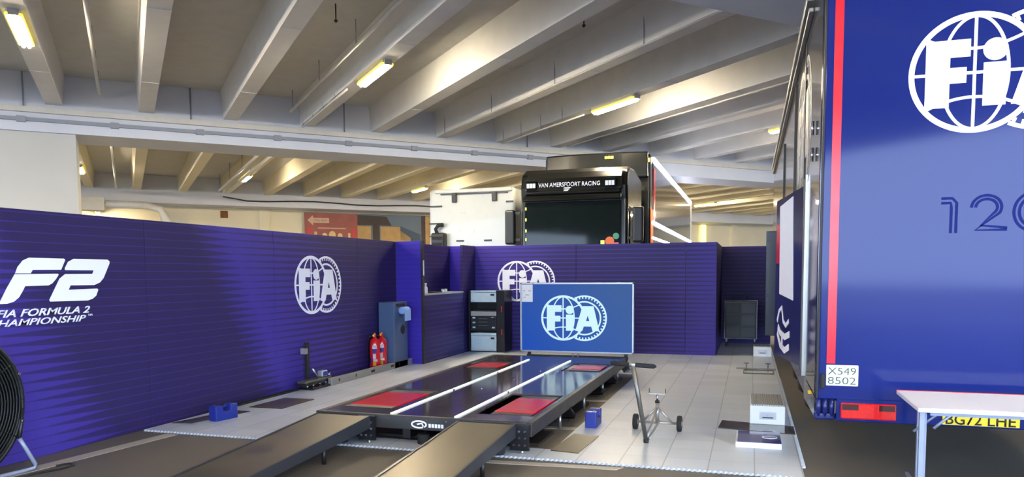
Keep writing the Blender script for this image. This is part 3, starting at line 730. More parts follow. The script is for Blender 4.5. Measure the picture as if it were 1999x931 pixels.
mb = MB().box(-4.96, -2.76, 16.5, 16.64, 3.42, 3.52); mb.build('brow', 'truck_black', bt, bev=.05, seg=3)
hd = MB(); cab_profile(hd, -4.97, -2.73, [(16.52, 3.5), (16.8, 3.5), (16.95, 3.98), (16.78, 3.93), (16.6, 3.8)])
hdo = hd.build('roof_fairing', 'truck_black', bt, bev=.05, seg=4)
fit_text('cab_lettering', 'VAN AMERSFOORT RACING', Vector((-4.64, 16.545, 3.60)), (1, 0, 0), Vector((0, .16, 1)).normalized(), 1.42, .10, 'logo_white', hdo, t=.005, bold=.01)
mb = MB()
for k in range(3): mb.poly([(k * .0, -.03 * k), (.16 - .03 * k, -.03 * k), (.19 - .03 * k, .02 - .03 * k), (.04, .02 - .03 * k)], (-4.05, 16.515, 3.56), (1, 0, 0), (0, 0, 1), (0, -1, 0), 0, .004)
mb.build('cab_emblem', 'logo_white', hdo)
for x0, x1, nm in ((-4.93, -4.68, 'l'), (-3.12, -2.85, 'r')):
    lo = MB().box(x0, x1, 16.5, 16.6, 3.54, 3.76).build('roof_lamp', 'glass_dark', bt, bev=.03)
    for k in range(3): MB().box(x0 + .03 + k * .07, x0 + .09 + k * .07, 16.494, 16.5, 3.59, 3.69).build('lamp_cell', 'logo_white', lo)
for sx in (-1, 1):
    cx = -3.86 + sx * 1.24
    MB().box(min(cx, cx + sx * .02), max(cx, cx + sx * .02), 16.95, 17.75, 2.15, 3.15).build('side_window', 'glass_dark', bt, bev=.01)
    mi = MB().box(*sorted((cx + sx * .12, cx + sx * .36)), 16.55, 16.72, 2.32, 3.12).build('mirror', 'black', bt, bev=.05, seg=3)
    MB().box(*sorted((cx, cx + sx * .2)), 16.62, 16.66, 3.02, 3.08).build('mirror_arm', 'black', mi)
    MB().box(*sorted((cx, cx + sx * .2)), 16.62, 16.66, 2.40, 2.46).build('mirror_arm', 'black', mi)
MB().box(-5.05, -2.67, 18.9, 19.3, 1.0, 3.85).build('side_fairing', 'truck_black', bt, bev=.05)
for z in (3.1, 2.85, 2.6, 2.4): MB().box(-4.96, -4.93, 16.56, 16.57, z, z + .06).build('reflector', 'marker', bt)
mb = MB(); mb.cyl((-3.0, 16.57, 2.36), (-3.0, 16.555, 2.36), .1, n=24); mb.build('orange_sticker', 'orange', bt)
mb = MB(); mb.cyl((-2.86, 16.575, 2.47), (-2.86, 16.56, 2.47), .07, n=24); mb.build('green_sticker', 'green', bt)
MB().box(-2.92, -2.8, 16.56, 16.57, 2.22, 2.33).build('pink_sticker', 'pink', bt)
MB().box(-3.2, -3.12, 16.56, 16.57, 2.3, 2.38).build('yellow_sticker', 'marker', bt)
for x in (-4.9, -2.98):
    for y in (17.2, 19.0):
        MB().lathe([(.2, -.13), (.46, -.13), (.5, -.1), (.5, .1), (.46, .13), (.2, .13)], (x + .07, y, .5), 24, 'X').build('wheel', 'rubber', bt)
MB().box(-5.05, -2.67, 16.55, 16.9, .3, .9).build('front_bumper', 'truck_black', bt, bev=.06)
MB().box(-4.3, -3.4, 17, 19.6, .5, .9).build('chassis', 'black', bt)

bx = thing('black_trailer', 'tall black trailer box with bright white light strips on its side, behind the black cab', 'trailer', (-3.9, 26, 0))
mb = MB(); mb.box(-5.3, -2.5, 19.6, 33.2, 1.1, 4.72)
mb.build('box_body', 'truck_black', bx, bev=.06, seg=3)
MB().poly([(-5.25, 19.6), (-5.25, 19.5), (-4.6, 19.38), (-3.2, 19.38), (-2.55, 19.5), (-2.55, 19.6)], (0, 0, 4.1), (1, 0, 0), (0, 1, 0), (0, 0, 1), 0, .66).build('nose_fairing', 'truck_black', bx, bev=.04)
MB().box(-2.5, -2.485, 20.1, 33.1, 1.2, 4.6).build('side_panel', 'truck_side', bx)
MB().box(-2.498, -2.475, 19.62, 20.1, 1.2, 3.3).build('side_stripe', 'orange', bx)
MB().box(-2.498, -2.475, 20.15, 20.5, 2.9, 4.4).build('side_stripe', 'red', bx)
MB().box(-2.49, -2.44, 19.9, 32.9, 4.58, 4.66).build('light_strip', 'led', bx)
MB().box(-2.49, -2.44, 19.9, 32.9, 2.93, 3.01).build('light_strip', 'led', bx)
MB().box(-2.49, -2.45, 19.9, 32.9, 2.55, 2.60).build('light_strip', 'led', bx)
MB().box(-2.5, -2.46, 33.05, 33.15, 1.2, 4.6).build('rear_post', 'alu', bx)
for k in range(3): MB().box(-3.64 + k * .08, -3.58 + k * .08, 19.36, 19.375, 4.6, 4.66).build('marker_light', 'marker', bx)  # small glowing yellow squares on the box front
MB().box(-2.56, -2.52, 19.58, 19.6, 4.5, 4.6).build('marker_light', 'marker', bx)
for x in (-5.0, -2.8):
    for y in (27, 28.4, 29.8):
        MB().lathe([(.2, -.13), (.5, -.13), (.53, -.1), (.53, .1), (.5, .13), (.2, .13)], (x, y, .53), 20, 'X').build('wheel', 'rubber', bx)
MB().box(-4.6, -3.2, 20, 32, .9, 1.12).build('chassis', 'black', bx)

# ------------------------------------------------------------------ white tractor cab seen from behind
wc = thing('white_truck', 'white truck cab seen from behind with black air intake, left of the black truck', 'truck', (-6.9, 19, 0))
mb = MB(); mb.box(-8.1, -5.72, 18.2, 20.2, .9, 3.86); mb.build('cab', 'truck_white', wc, bev=.1, seg=4)
MB().box(-7.9, -5.8, 18.15, 18.22, 3.74, 3.84).build('roof_lip', 'truck_white', wc, bev=.02)
MB().box(-7.75, -5.9, 18.165, 18.2, 3.70, 3.73).build('roof_seam', 'black', wc)
for x in (-7.42, -6.32): MB().box(x, x + .12, 18.12, 18.2, 3.5, 3.74).build('roof_bracket', 'black', wc, bev=.01)
for x in (-7.32, -6.55): MB().box(x, x + .2, 18.17, 18.2, 2.49, 2.53).build('grab_slot', 'black', wc)
for z in (3.4, 2.95, 2.62): MB().box(-8.08, -7.72, 18.16, 18.2, z, z + .035).build('strap', 'black', wc)
MB().box(-5.95, -5.76, 18.16, 18.2, 3.46, 3.5).build('strap', 'black', wc)
mb = MB().box(-7.95, -7.58, 17.95, 18.2, .9, 2.72); mb.build('air_intake', 'black', wc, bev=.05, seg=3)
mb = MB()
for k in range(5): mb.box(-7.9, -7.63, 17.93, 17.96, 1.9 + k * .16, 1.98 + k * .16)
mb.build('intake_louvre', 'rubber', wc)
mb = MB().tube([(-7.8, 18.05, 2.7), (-7.85, 18.05, 2.82), (-7.78, 18.08, 2.92), (-7.65, 18.1, 2.93)], .05, 10); mb.build('intake_hose', 'rubber', wc)
MB().box(-7.9, -7.86, 18.22, 18.3, .9, 3.6).build('rear_seam', 'silver_frame', wc)
MB().box(-7.4, -6.4, 18.0, 22, .6, .9).build('chassis', 'black', wc)
MB().box(-7.1, -6.7, 15.9, 18.2, .75, .9).build('chassis_rear', 'black', wc)
for x in (-7.9, -6.0):
    for y in (17.0, 19.6):
        MB().lathe([(.2, -.13), (.46, -.13), (.5, -.1), (.5, .1), (.46, .13), (.2, .13)], (x + .05, y, .5), 24, 'X').build('wheel', 'rubber', wc)
MB().cyl((-7.9, 17, .5), (-5.95, 17, .5), .08).build('axle', 'black', wc)
MB().cyl((-7.9, 19.6, .5), (-5.95, 19.6, .5), .08).build('axle', 'black', wc)

# ------------------------------------------------------------------ measuring platform
pf = thing('weighing_platform', 'low glossy black platform with red wheel pads and white light lines', 'platform', (-2.97, 9.0, 0))
PX0, PX1, PY0, PY1, PT = -4.10, -1.86, 6.40, 11.75, .295
xs = [PX0 + .06, -3.98 + .0, -3.44, -2.40, -1.94, PX1 - .06]
# deck is cut around the four pads
cut = [(-4.0, -3.42, 6.72, 7.98), (-2.54, -1.95, 6.72, 7.98), (-3.95, -3.43, 10.0, 10.95), (-2.5, -1.95, 10.0, 10.95)]
mb = MB()
yb = [PY0 + .05, 6.72, 7.98, 10.0, 10.95, PY1 - .03]
deck_boxes = []
for j in range(5):
    ya, yb_ = yb[j], yb[j + 1]
    holes = [c for c in cut if c[2] <= ya + .001 and c[3] >= yb_ - .001]
    xx = PX0 + .06
    for c in sorted(holes):
        deck_boxes.append((xx, c[0], ya, yb_)); xx = c[1]
    deck_boxes.append((xx, PX1 - .06, ya, yb_))
for a in deck_boxes: mb.box(*a, PT - .02, PT)
mb.build('deck', 'gloss_black', pf)
mb = MB()
for a in (((PX0, PX0 + .06, PY0, PY1)), ((PX1 - .06, PX1, PY0, PY1)), ((PX0 + .06, PX1 - .06, PY1 - .03, PY1))): mb.box(*a, .17, PT + .006)
mb.box(PX0 + .06, PX1 - .06, PY0, PY0 + .05, .17, PT + .004)
mb.build('frame', 'frame_dark', pf, bev=.006)
mb = MB()
for c in cut: mb.box(c[0] - .0, c[1], c[2], c[3], PT - .11, PT - .1)
mb.build('pad_well', 'black', pf)
for (a, b, c, d) in ((-3.97, -3.44, 6.86, 7.66), (-2.38, -1.97, 6.86, 7.66), (-3.91, -3.46, 10.14, 10.62), (-2.40, -1.97, 10.25, 10.65)):
    MB().box(a, b, c, d, PT - .09, PT + .008).build('red_pad', 'red_plate', pf, bev=.004)
    MB().box(a, b, c - .12, c - .005, PT - .09, PT + .003).build('pad_ramp', 'frame_dark', pf)
    MB().box(a, b, d + .005, min(d + .2, d + .18), PT - .09, PT + .003).build('pad_ramp', 'frame_dark', pf)
for x in (-3.30, -2.63):
    ys = [6.46, 8.05, 9.65, 11.22]
    for k in range(3):
        MB().box(x - .012, x + .012, ys[k], ys[k + 1] - .035, PT + .001, PT + .014).build('light_line', 'strip_white', pf)
        MB().box(x - .016, x + .016, ys[k + 1] - .035, ys[k + 1], PT + .0, PT + .012).build('line_joint', 'black', pf)
for k in range(7): MB().cyl((-3.5 + k * .2, PY0 - .004, .265), (-3.5 + k * .2, PY0, .265), .007, n=8).build('rivet', 'chrome', pf)
for x, y in ((-2.85, 9.0), (-2.75, 9.9), (-2.5, 9.9), (-3.0, 8.2)): MB().cyl((x, y, PT), (x, y, PT + .01), .014, n=10).build('deck_stud', 'chrome', pf)
# small oval maker's mark on the fascia
mb = MB(); Of = (-2.98, PY0, .225); ax_ = ((1, 0, 0), (0, 0, 1), (0, -1, 0))
mb.ribbon(arc(0, 0, .075, .032, 0, 2 * pi, 30)[:-1], .014, Of, *ax_, 0, .003, closed=True)
mb.ribbon([(-.02, 0), (.03, .012), (.05, -.03)], .014, Of, *ax_, 0, .003)
for k in range(5): mb.box(-2.88 + k * .032, -2.857 + k * .032, PY0 - .003, PY0, .20, .235)
mb.build('fascia_emblem', 'logo_white', pf)
# brackets, feet and rubber pucks
def bracket(x, y):
    b = MB().box(x - .09, x + .09, y - .015, y + .015, .05, .285).build('bracket', 'blackmetal', pf)
    for dx in (-.05, .0, .055):
        for dz in (.1, .165, .225): MB().cyl((x + dx, y - .015, dz), (x + dx, y - .024, dz), .011, n=8).build('bolt', 'chrome', b)
    MB().cyl((x + .02, y + .01, 0), (x + .02, y + .01, .06), .016, n=10).build('levelling_foot', 'steel', b)
bracket(-1.97, PY0 - .03); bracket(-3.52, PY0 - .03); 
for y in (7.6, 8.8, 10.0, 11.2):
    for x in (PX1 - .04, PX0 + .04):
        MB().cyl((x, y, 0), (x, y, .18), .018, n=10).build('leg', 'steel', pf)
for x in (-3.2, -2.6):
    MB().box(x, x + .08, PY0 + .1, PY1 - .1, .06, .17).build('cross_rail', 'black', pf)
for x, y in ((-2.98, 6.5), (-3.78, 6.35), (-3.7, 6.62), (-2.15, 6.3), (-2.15, 6.75)):
    MB().lathe([(.055, 0), (.06, .01), (.06, .09), (.052, .1)], (x, y, 0.018 if y < 6.6 else 0), 20).build('rubber_puck', 'rubber', pf)
for x, y, xx in ((-1.80, 7.9, 0), (-1.80, 9.6, 0), (-1.80, 10.6, 0)):
    MB().tube([(PX1, y, .18), (PX1 + .05, y + .02, .1), (PX1 + .02, y + .1, .05), (PX1 - .15, y + .15, .03)], .012, 8).build('cable', 'black', pf)
# boards under the platform
for (a, lb) in (((-3.95, -1.9, 6.75, 7.35), 'front'), ((-3.95, -1.9, 8.0, 9.1), 'middle'), ((-3.95, -1.9, 9.8, 11.6), 'rear')):
    o = MB().box(a[0], a[1], a[2], a[3], 0.004, .03).build('dark_board', 'wood_dark')
    tag(o, '%s dark board lying on the asphalt under the glossy platform' % lb, 'board', 'boards under the platform')
# drive-on ramps
def ramp(x0, x1, label):
    t = thing('drive_on_ramp', label, 'ramp', ((x0 + x1) / 2, 4.5, 0))
    y1, y0 = PY0 - .05, 2.5
    s = (.285 - .03) / (y1 - y0)
    prof = [(y0, 0.0), (y1, .19), (y1, .285), (y0, .03)]
    MB().poly(prof, (x0 + .02, 0, 0), (0, 1, 0), (0, 0, 1), (1, 0, 0), 0, x1 - x0 - .04).build('tread', 'matt_dark', t)
    for a, b in ((x0, x0 + .02), (x1 - .02, x1)):
        MB().poly([(y0, .0), (y1, .17), (y1, .293), (y0, .038)], (a, 0, 0), (0, 1, 0), (0, 0, 1), (1, 0, 0), 0, b - a).build('side_rail', 'ramp_side', t)
    for x in (x0 + .05, x1 - .05):
        MB().cyl((x, 5.6, 0), (x, 5.6, .15), .02, n=10).build('support_foot', 'black', t)
ramp(-4.06, -3.47, 'left dark metal drive-on ramp sloping up to the platform')
ramp(-2.57, -2.0, 'right dark metal drive-on ramp sloping up to the platform')

# ------------------------------------------------------------------ screen
sc = thing('display_screen', 'large blue screen with white round logo and silver frame behind the platform', 'screen', (-2.8, 12.33, 0))
SX0, SX1, SY, SZ0, SZ1 = -3.78, -1.82, 12.3, .285, 1.475
pn = MB().box(SX0 + .025, SX1 - .025, SY + .005, SY + .06, SZ0 + .025, SZ1 - .025).build('display', 'screen', sc)
mb = MB()
for a in ((SX0, SX1, SZ0, SZ0 + .028), (SX0, SX1, SZ1 - .028, SZ1), (SX0, SX0 + .028, SZ0, SZ1), (SX1 - .028, SX1, SZ0, SZ1)): mb.box(a[0], a[1], SY - .008, SY + .07, a[2], a[3])
mb.build('frame', 'silver_frame', sc, bev=.003)
fia_logo('round_logo', Vector((-3.02, SY + .0045, .875)), (1, 0, 0), WV, .385, 'logo_lit', pn, t=.003)
pp = MB().box(SX0 + .03, SX0 + .225, SY - .003, SY + .004, SZ1 - .33, SZ1 - .035).build('paper_notice', 'label_white', sc)
mb = MB()
for k, (a, b, z) in enumerate(((.06, .09, 1.33), (.15, .19, 1.33), (.09, .16, 1.26), (.06, .1, 1.22))): mb.box(SX0 + a, SX0 + b, SY - .0045, SY - .003, z, z + .01)
mb.build('notice_print', 'steel_dark', pp)
for x in (SX0 + .12, SX1 - .16):
    MB().box(x, x + .05, SY + .03, SY + .08, .06, .4).build('stand_upright', 'black', sc)
    MB().box(x - .01, x + .06, SY - .15, SY + .4, .03, .07).build('stand_foot', 'black', sc)
    for dy in (-.12, .36): MB().lathe([(.02, -.015), (.03, -.012), (.03, .012), (.02, .015)], (x + .025, SY + dy, .03), 12, 'X').build('castor', 'rubber', sc)
MB().box(SX0 + .1, SX1 - .1, SY + .075, SY + .12, .5, .58).build('cross_bar', 'black', sc)
MB().box(SX0 + .1, SX1 - .1, SY + .04, SY + .07, .19, .235).build('lower_bar', 'black', sc)
for x in (-2.85, -2.76): MB().cyl((x, SY, .22), (x, SY, .285), .012, n=8).build('chrome_clip', 'chrome', sc)

# ------------------------------------------------------------------ stack of cases
rk = thing('equipment_rack', 'narrow black rack holding silver and dark cases by the back wall', 'rack', (-5.2, 14.85, 0))
MB().box(-5.0, -4.83, 14.6, 15.1, .0, 1.285).build('side_panel', 'blackmetal', rk)
MB().box(-5.62, -5.585, 14.6, 15.1, .0, 1.285).build('side_panel', 'blackmetal', rk)
MB().box(-5.6, -4.98, 15.06, 15.1, .0, 1.285).build('back_panel', 'blackmetal', rk)
for z in (0.0, .44, .86, 1.02): MB().box(-5.585, -5.0, 14.62, 15.06, z, z + .02).build('shelf', 'blackmetal', rk)
for z in (.36, .84): MB().box(-4.9, -4.88, 14.585, 14.6, z, z + .12).build('catch', 'lamp_red', rk)
def case(label, z0, z1, m, lid, rib):
    t = thing('equipment_case', label, 'case', (-5.29, 14.83, z0))
    MB().box(-5.575, -5.01, 14.6, 15.05, z0, z1 - lid).build('body', m, t, bev=.008)
    MB().box(-5.575, -5.01, 14.595, 15.05, z1 - lid + .003, z1).build('lid', m if m != 'case_dark' else 'alu', t, bev=.006)
    MB().box(-5.13, -5.05, 14.588, 14.602, z1 - lid - .07, z1 - lid - .03).build('latch', 'black', t)
    for k in range(rib): MB().box(-5.55, -5.03, 14.594, 14.6, z0 + .04 + k * .07, z0 + .05 + k * .07).build('rib', m, t)
    return t
case('silver ribbed case at the bottom of the black rack', .022, .40, 'case_alu', .06, 4)
cdk = case('dark case with silver corner fittings in the middle of the black rack', .462, .85, 'case_dark', .1, 0)
for x, z in ((-5.53, .5), (-5.53, .6), (-5.53, .7), (-5.1, .5), (-5.12, .7)): MB().box(x, x + .06, 14.59, 14.602, z, z + .03).build('corner_fitting', 'case_alu', cdk)
for z in (.55, .62, .69): MB().box(-5.4, -5.2, 14.585, 14.6, z, z + .012).build('handle_slot', 'steel_dark', cdk)
case('pale silver case on the top shelf of the black rack', 1.042, 1.285, 'case_alu', .04, 0)

# blue-grey cabinet with paper roll
cb = thing('waste_cabinet', 'tall narrow blue-grey metal cabinet with a paper roll on its side', 'cabinet', (-5.98, 11.85, 0))
MB().box(-6.14, -5.84, 11.6, 12.12, 0, 1.15).build('body', 'cabinet', cb, bev=.006)
MB().cyl((-5.838, 11.92, .66), (-5.832, 11.92, .66), .08, n=24).build('opening', 'black', cb)
MB().box(-5.84, -5.832, 12.04, 12.06, .68, .84).build('slot', 'black', cb)
MB().box(-5.84, -5.825, 11.68, 12.0, 1.07, 1.12).build('roll_bracket', 'black', cb)
mb = MB(); mb.lathe([(.02, -.12), (.062, -.12), (.062, .12), (.02, .12)], (-5.765, 11.86, 1.0), 24, 'Y'); mb.box(-5.708, -5.703, 11.74, 11.98, .82, 1.0)
tag(mb.build('paper_roll', 'paper_blue'), 'light blue paper roll hanging on the side of the blue-grey cabinet', 'paper roll')

# extinguishers
def ext(x, y, label):
    t = thing('fire_extinguisher', label, 'fire extinguisher', (x, y, 0), group='red fire extinguishers by the cabinet')
    MB().lathe([(.08, .0), (.085, .01), (.085, .06), (.08, .065)], n=28).build('base', 'black', t, world=False)
    MB().lathe([(.08, .06), (.085, .075), (.085, .36), (.07, .41), (.035, .43), (.025, .45)], n=28).build('cylinder', 'ext_red', t, world=False)
    MB().box(-.02, .02, -.02, .02, .45, .49).build('valve', 'red', t, world=False, bev=.004)
    MB().box(-.015, .09, -.012, .012, .49, .505, Matrix.Rotation(radians(-60), 4, 'Z')).build('lever', 'ext_red', t, world=False)
    MB().cyl((0, -.02, .47), (0, -.04, .47), .016, n=12).build('gauge', 'label_yellow', t, world=False)
    MB().tube([(-.02, 0, .46), (-.08, -.02, .46), (-.115, -.02, .38), (-.115, -.02, .12)], .011, 8).build('hose', 'black', t, world=False)
    def wrap(name, m, a0, a1, z0, z1, r=.0862):
        mb = MB(); n = 10
        A = [mb.bm.verts.new((r * cos(a0 + (a1 - a0) * i / n), r * sin(a0 + (a1 - a0) * i / n), z)) for z in (z0, z1) for i in range(n + 1)]
        for i in range(n): mb.bm.faces.new((A[i], A[i + 1], A[n + 2 + i], A[n + 1 + i]))
        bmesh.ops.solidify(mb.bm, geom=mb.bm.faces, thickness=.0008)
        mb.build(name, m, t, world=False)
    c = -pi / 2 + .55
    wrap('label', 'label_white', c - .55, c + .35, .30, .345); wrap('label', 'label_blue', c - .5, c + .3, .24, .295)
    wrap('label', 'label_white', c - .45, c + .1, .165, .23); wrap('label', 'label_white', c - .4, c + .4, .13, .16); wrap('label', 'label_yellow', c - .45, c + .15, .075, .125)
    wrap('label', 'label_blue', c - 1.4, c - .8, .1, .18)
    t.scale = (1.05, 1.05, 1.28); t.location.z = .019
    return t
ext(-6.04, 11.26, 'red fire extinguisher, left one of the pair by the blue-grey cabinet')
ext(-6.02, 11.47, 'red fire extinguisher, right one of the pair touching the blue-grey cabinet')

# grey slotted beam along the wall foot
gb = thing('slotted_beam', 'low grey metal beam with slots lying along the wall foot by the extinguishers', 'metal beam', (-5.86, 10.9, 0))
MB().box(-5.9, -5.84, 9.55, 12.3, .019, .13).build('beam', 'alu', gb, bev=.004)
for y in (9.75, 10.25, 10.75, 11.45, 11.75): MB().box(-5.841, -5.837, y, y + (.12 if y in (10.75, 11.45) else .03), .06, .1).build('slot', 'black', gb)

# alignment gauge
ag = thing('alignment_gauge', 'black and chrome measuring gauge with a blue display near the left wall', 'gauge', (-5.98, 9.4, 0))
MB().box(-6.1, -6.06, 9.26, 9.33, .02, .68).build('post', 'black', ag, bev=.004)
MB().box(-6.1, -6.02, 9.16, 9.22, .52, .6).build('clip', 'alu', ag)
MB().box(-6.1, -5.86, 9.1, 9.72, .019, .05).build('base', 'blackmetal', ag, bev=.004)
MB().box(-6.06, -5.92, 9.0, 9.68, .12, .15).build('rail', 'steel_dark', ag, bev=.004)
MB().box(-6.06, -5.92, 9.0, 9.66, .085, .12).build('rail', 'black', ag)
for y in (9.1, 9.25, 9.42, 9.58): MB().lathe([(.012, .05), (.018, .06), (.018, .085)], (-5.96, y, 0), 12).build('roller', 'chrome', ag)
MB().tube([(-5.98, 9.42, .14), (-6.0, 9.3, .3)], .014, 8).build('strut', 'steel', ag)
dp = MB().box(-6.02, -5.93, 9.45, 9.59, .16, .25).build('display', 'silver_frame', ag, bev=.01)
MB().box(-5.93, -5.926, 9.47, 9.57, .175, .235).build('display_face', 'weight_blue', dp)
MB().cyl((-5.95, 9.66, .14), (-5.95, 9.66, .2), .02, n=10).build('knob', 'chrome', ag)
nr = MB().box(-6.13, -6.06, 7.55, 9.05, .019, .035)
for k in range(30): nr.box(-6.12, -6.08, 7.57 + k * .05, 7.59 + k * .05, .035, .05)
tag(nr.build('cable_ramp', 'rubber'), 'thin black notched strip running along the left wall foot', 'floor strip')

# blue cast weights
def weight(x, y, rz, label):
    t = thing('calibration_weight', label, 'weight', (x, y, .018), rz, 'blue calibration weights')
    mb = MB(); O_ = (-.055, 0, 0)
    mb.poly([(-.15, 0), (.15, 0), (.15, .17), (.06, .17), (.05, .10), (-.05, .10), (-.06, .17), (-.15, .17)], (-.06, 0, 0), (0, 1, 0), (0, 0, 1), (1, 0, 0), 0, .12)
    mb.build('block', 'weight_blue', t, world=False, bev=.008)
    MB().cyl((0, -.07, .145), (0, .07, .145), .013, n=10).build('handle', 'weight_blue', t, world=False)
    return t
weight(-5.68, 6.98, -.2, 'blue cast iron weight on the pale tiles near the left wall')
weight(-1.58, 7.80, 0.0, 'blue cast iron weight on the pale tiles right of the platform')

# dark plates on the floor
def plate(pts, label, m='gloss_black', h=.008):
    o = MB().poly(pts, (0, 0, 0), (1, 0, 0), (0, 1, 0), (0, 0, 1), .0185, .0185 + h).build('floor_plate', m)
    return tag(o, label, 'floor plate')
M['brown_plate'] = mat('brown_plate', (84, 74, 56), 0.36, 0.3, var=0.3, scale=5)
plate([(-6.08, 6.62), (-5.85, 6.66), (-5.68, 7.45), (-5.9, 7.45)], 'thin black plate under the blue weight near the left wall')
plate([(-5.88, 7.7), (-5.42, 7.72), (-5.42, 8.42), (-5.85, 8.4)], 'dark square plate on the tiles right of the left blue weight', 'brown_plate')
plate([(-1.73, 6.56), (-1.46, 6.52), (-1.42, 7.28), (-1.68, 7.3)], 'dark rectangular plate on the tiles in front of the right blue weight', 'brown_plate')
plate([(-.3, 8.02), (.46, 7.9), (.46, 8.3), (-.27, 8.44)], 'glossy dark plate on the tiles under the white box', 'gloss_black')

# white boxes
def wbox(x0, x1, y0, y1, z1, label, z0=.018):
    t = thing('storage_box', label, 'box', ((x0 + x1) / 2, (y0 + y1) / 2, z0), group='white boxes beside the trailer')
    MB().box(x0, x1, y0, y1, z0, z1).build('body', 'white', t, bev=.006)
    cx = (x0 + x1) / 2; cz = (z0 + z1) / 2
    hp = MB().box(cx - .08, cx + .09, y0 - .005, y0, cz - .045, cz + .035).build('handle_plate', 'silver_frame', t)
    MB().box(cx - .05, cx + .06, y0 - .012, y0 - .005, cz - .03, cz - .018).build('handle', 'black', hp)
    mb = MB()
    n = 14
    for i in range(n):
        xa = x0 + .01 + (x1 - x0 - .02) * i / n
        mb.box(xa, xa + (x1 - x0 - .02) / n * .55, y0 + .02, y1 - .01, z1, z1 + .012)
    mb.build('ribbed_lid', 'alu', t)
    return t
wbox(.02, .375, 8.32, 9.1, .225, 'white box with ribbed lid and recessed handle standing on the glossy dark plate', .027)
wbox(.08, .41, 15.2, 15.8, .2, 'white box with recessed handle far back in front of the dark recess')
# purple tile stack
ps = thing('tile_stack', 'short stack of white toothed tiles with a purple top in front of the white box', 'tile stack', (.1, 7.4, .018))
mb = MB().poly([(-.09 + (.0 if i % 2 else -.015), 7.2 + .5 * i / 12) for i in range(12, -1, -1)] + [(.3, 7.2), (.3, 7.7)], (0, 0, 0), (1, 0, 0), (0, 1, 0), (0, 0, 1), .018, .068)
mb.build('tiles', 'white', ps)
MB().box(-.09, .3, 7.2, 7.7, .069, .073).build('purple_top', 'purple_plate', ps)
MB().poly(arc(.2, 7.45, .07, .07, 0, 2 * pi, 20)[:-1], (0, 0, 0), (1, 0, 0), (0, 1, 0), (0, 0, 1), .073, .0745).build('round_mark', 'logo_white', ps)
MB().box(.15, .26, 7.43, 7.46, .0745, .076).build('mark_bar', 'purple_plate', ps)

# low trestle
ts = thing('low_trestle', 'low thin metal trestle lying across the tile floor beside the trailer', 'trestle', (.15, 12.8, 0))
MB().tube([(-.2, 12.9, .06), (.42, 12.85, .06)], .012, 8).build('bar', 'steel', ts)
for x in (-.04, .3):
    MB().tube([(x, 12.87, .018), (x, 12.87, .15)], .008, 6).build('post', 'steel_dark', ts)
    MB().tube([(x - .04, 12.87, .15), (x + .04, 12.87, .15)], .008, 6).build('cross_piece', 'steel_dark', ts)
MB().tube([(-.08, 12.5, .03), (.38, 12.5, .03), (.38, 12.95, .03), (-.08, 12.95, .03)], .009, 6, closed=True).build('base_frame', 'steel_dark', ts)

# wire cage rack in the recess
wr = thing('drawer_trolley', 'dark drawer trolley with a silver frame in the recess', 'trolley', (-.18, 17.2, 0))
MB().box(-.5, .13, 16.95, 17.5, .2, 1.0).build('body', 'case_dark', wr)
for k in range(3):
    for j, (a, b) in enumerate(((-.49, -.2), (-.18, .12))):
        d = MB().box(a, b, 16.93, 16.95, .22 + k * .26, .45 + k * .26).build('drawer', 'drawer_teal' if j == 0 and k > 0 else 'case_dark', wr, bev=.006)
        MB().box(a + .1, b - .1, 16.915, 16.93, .38 + k * .26, .4 + k * .26).build('drawer_handle', 'black', d)
MB().tube([(-.52, 16.92, .19), (.15, 16.92, .19), (.15, 16.92, 1.02), (-.52, 16.92, 1.02)], .012, 8, closed=True).build('front_frame', 'silver_frame', wr)
MB().tube([(-.35, 17.0, 1.0), (-.35, 17.0, 1.12), (-.3, 17.0, 1.15), (-.1, 17.0, 1.15), (-.06, 17.0, 1.12), (-.06, 17.0, 1.0)], .014, 8).build('carry_handle', 'black', wr)
for x in (-.48, .11):
    for y in (17.0, 17.45):
        MB().lathe([(.02, -.02), (.05, -.02), (.05, .02), (.02, .02)], (x, y, .068), 14, 'X').build('castor', 'rubber', wr)
        MB().box(x - .015, x + .015, y - .015, y + .015, .1, .2).build('castor_fork', 'steel_dark', wr)

# ------------------------------------------------------------------ wheeled car jack with T handle
jk = thing('wheeled_jack', 'grey steel two-wheeled jack with a long black T handle on the tiles', 'jack', (-.9, 7.6, .018))
fx, fy = -.93, 7.13
MB().cyl((fx, fy, .045), (-1.035, 6.95, .79), .022, n=14).build('handle_tube', 'steel_dark', jk)
MB().cyl((-1.245, 6.965, .80), (-.84, 6.935, .785), .022, n=14).build('grip', 'rubber', jk)
MB().cyl((-.84, 6.935, .785), (-.815, 6.933, .784), .022, .008, n=14).build('grip_end', 'rubber', jk)
MB().cyl((-1.065, 6.955, .793), (-1.01, 6.951, .791), .027, n=14).build('clamp', 'steel', jk)
MB().lathe([(.022, 0), (.026, .005), (.026, .05), (.02, .055)], (fx, fy, .018), 14).build('handle_shoe', 'rubber', jk)
px, py = -.895, 7.72
MB().cyl((fx, fy, .06), (px, py, .26), .014, n=10).build('link_tube', 'steel', jk)
MB().cyl((fx + .02, fy + .02, .05), (px + .02, py, .12), .012, n=10).build('link_tube', 'steel', jk)
MB().cyl((px, py, .1), (px, py, .31), .02, n=12).build('post', 'steel', jk)
MB().cyl((px, py, .31), (px, py, .335), .024, n=12).build('collar', 'black', jk)
MB().cyl((px, py, .33), (px, py, .4), .012, n=10).build('screw', 'chrome', jk)
MB().box(px - .085, px + .085, py - .02, py + .02, .4, .412).build('saddle', 'steel', jk)
for s_ in (-1, 1): MB().cyl((px + s_ * .083, py, .41), (px + s_ * .083, py, .46), .004, n=6).build('saddle_pin', 'black', jk)
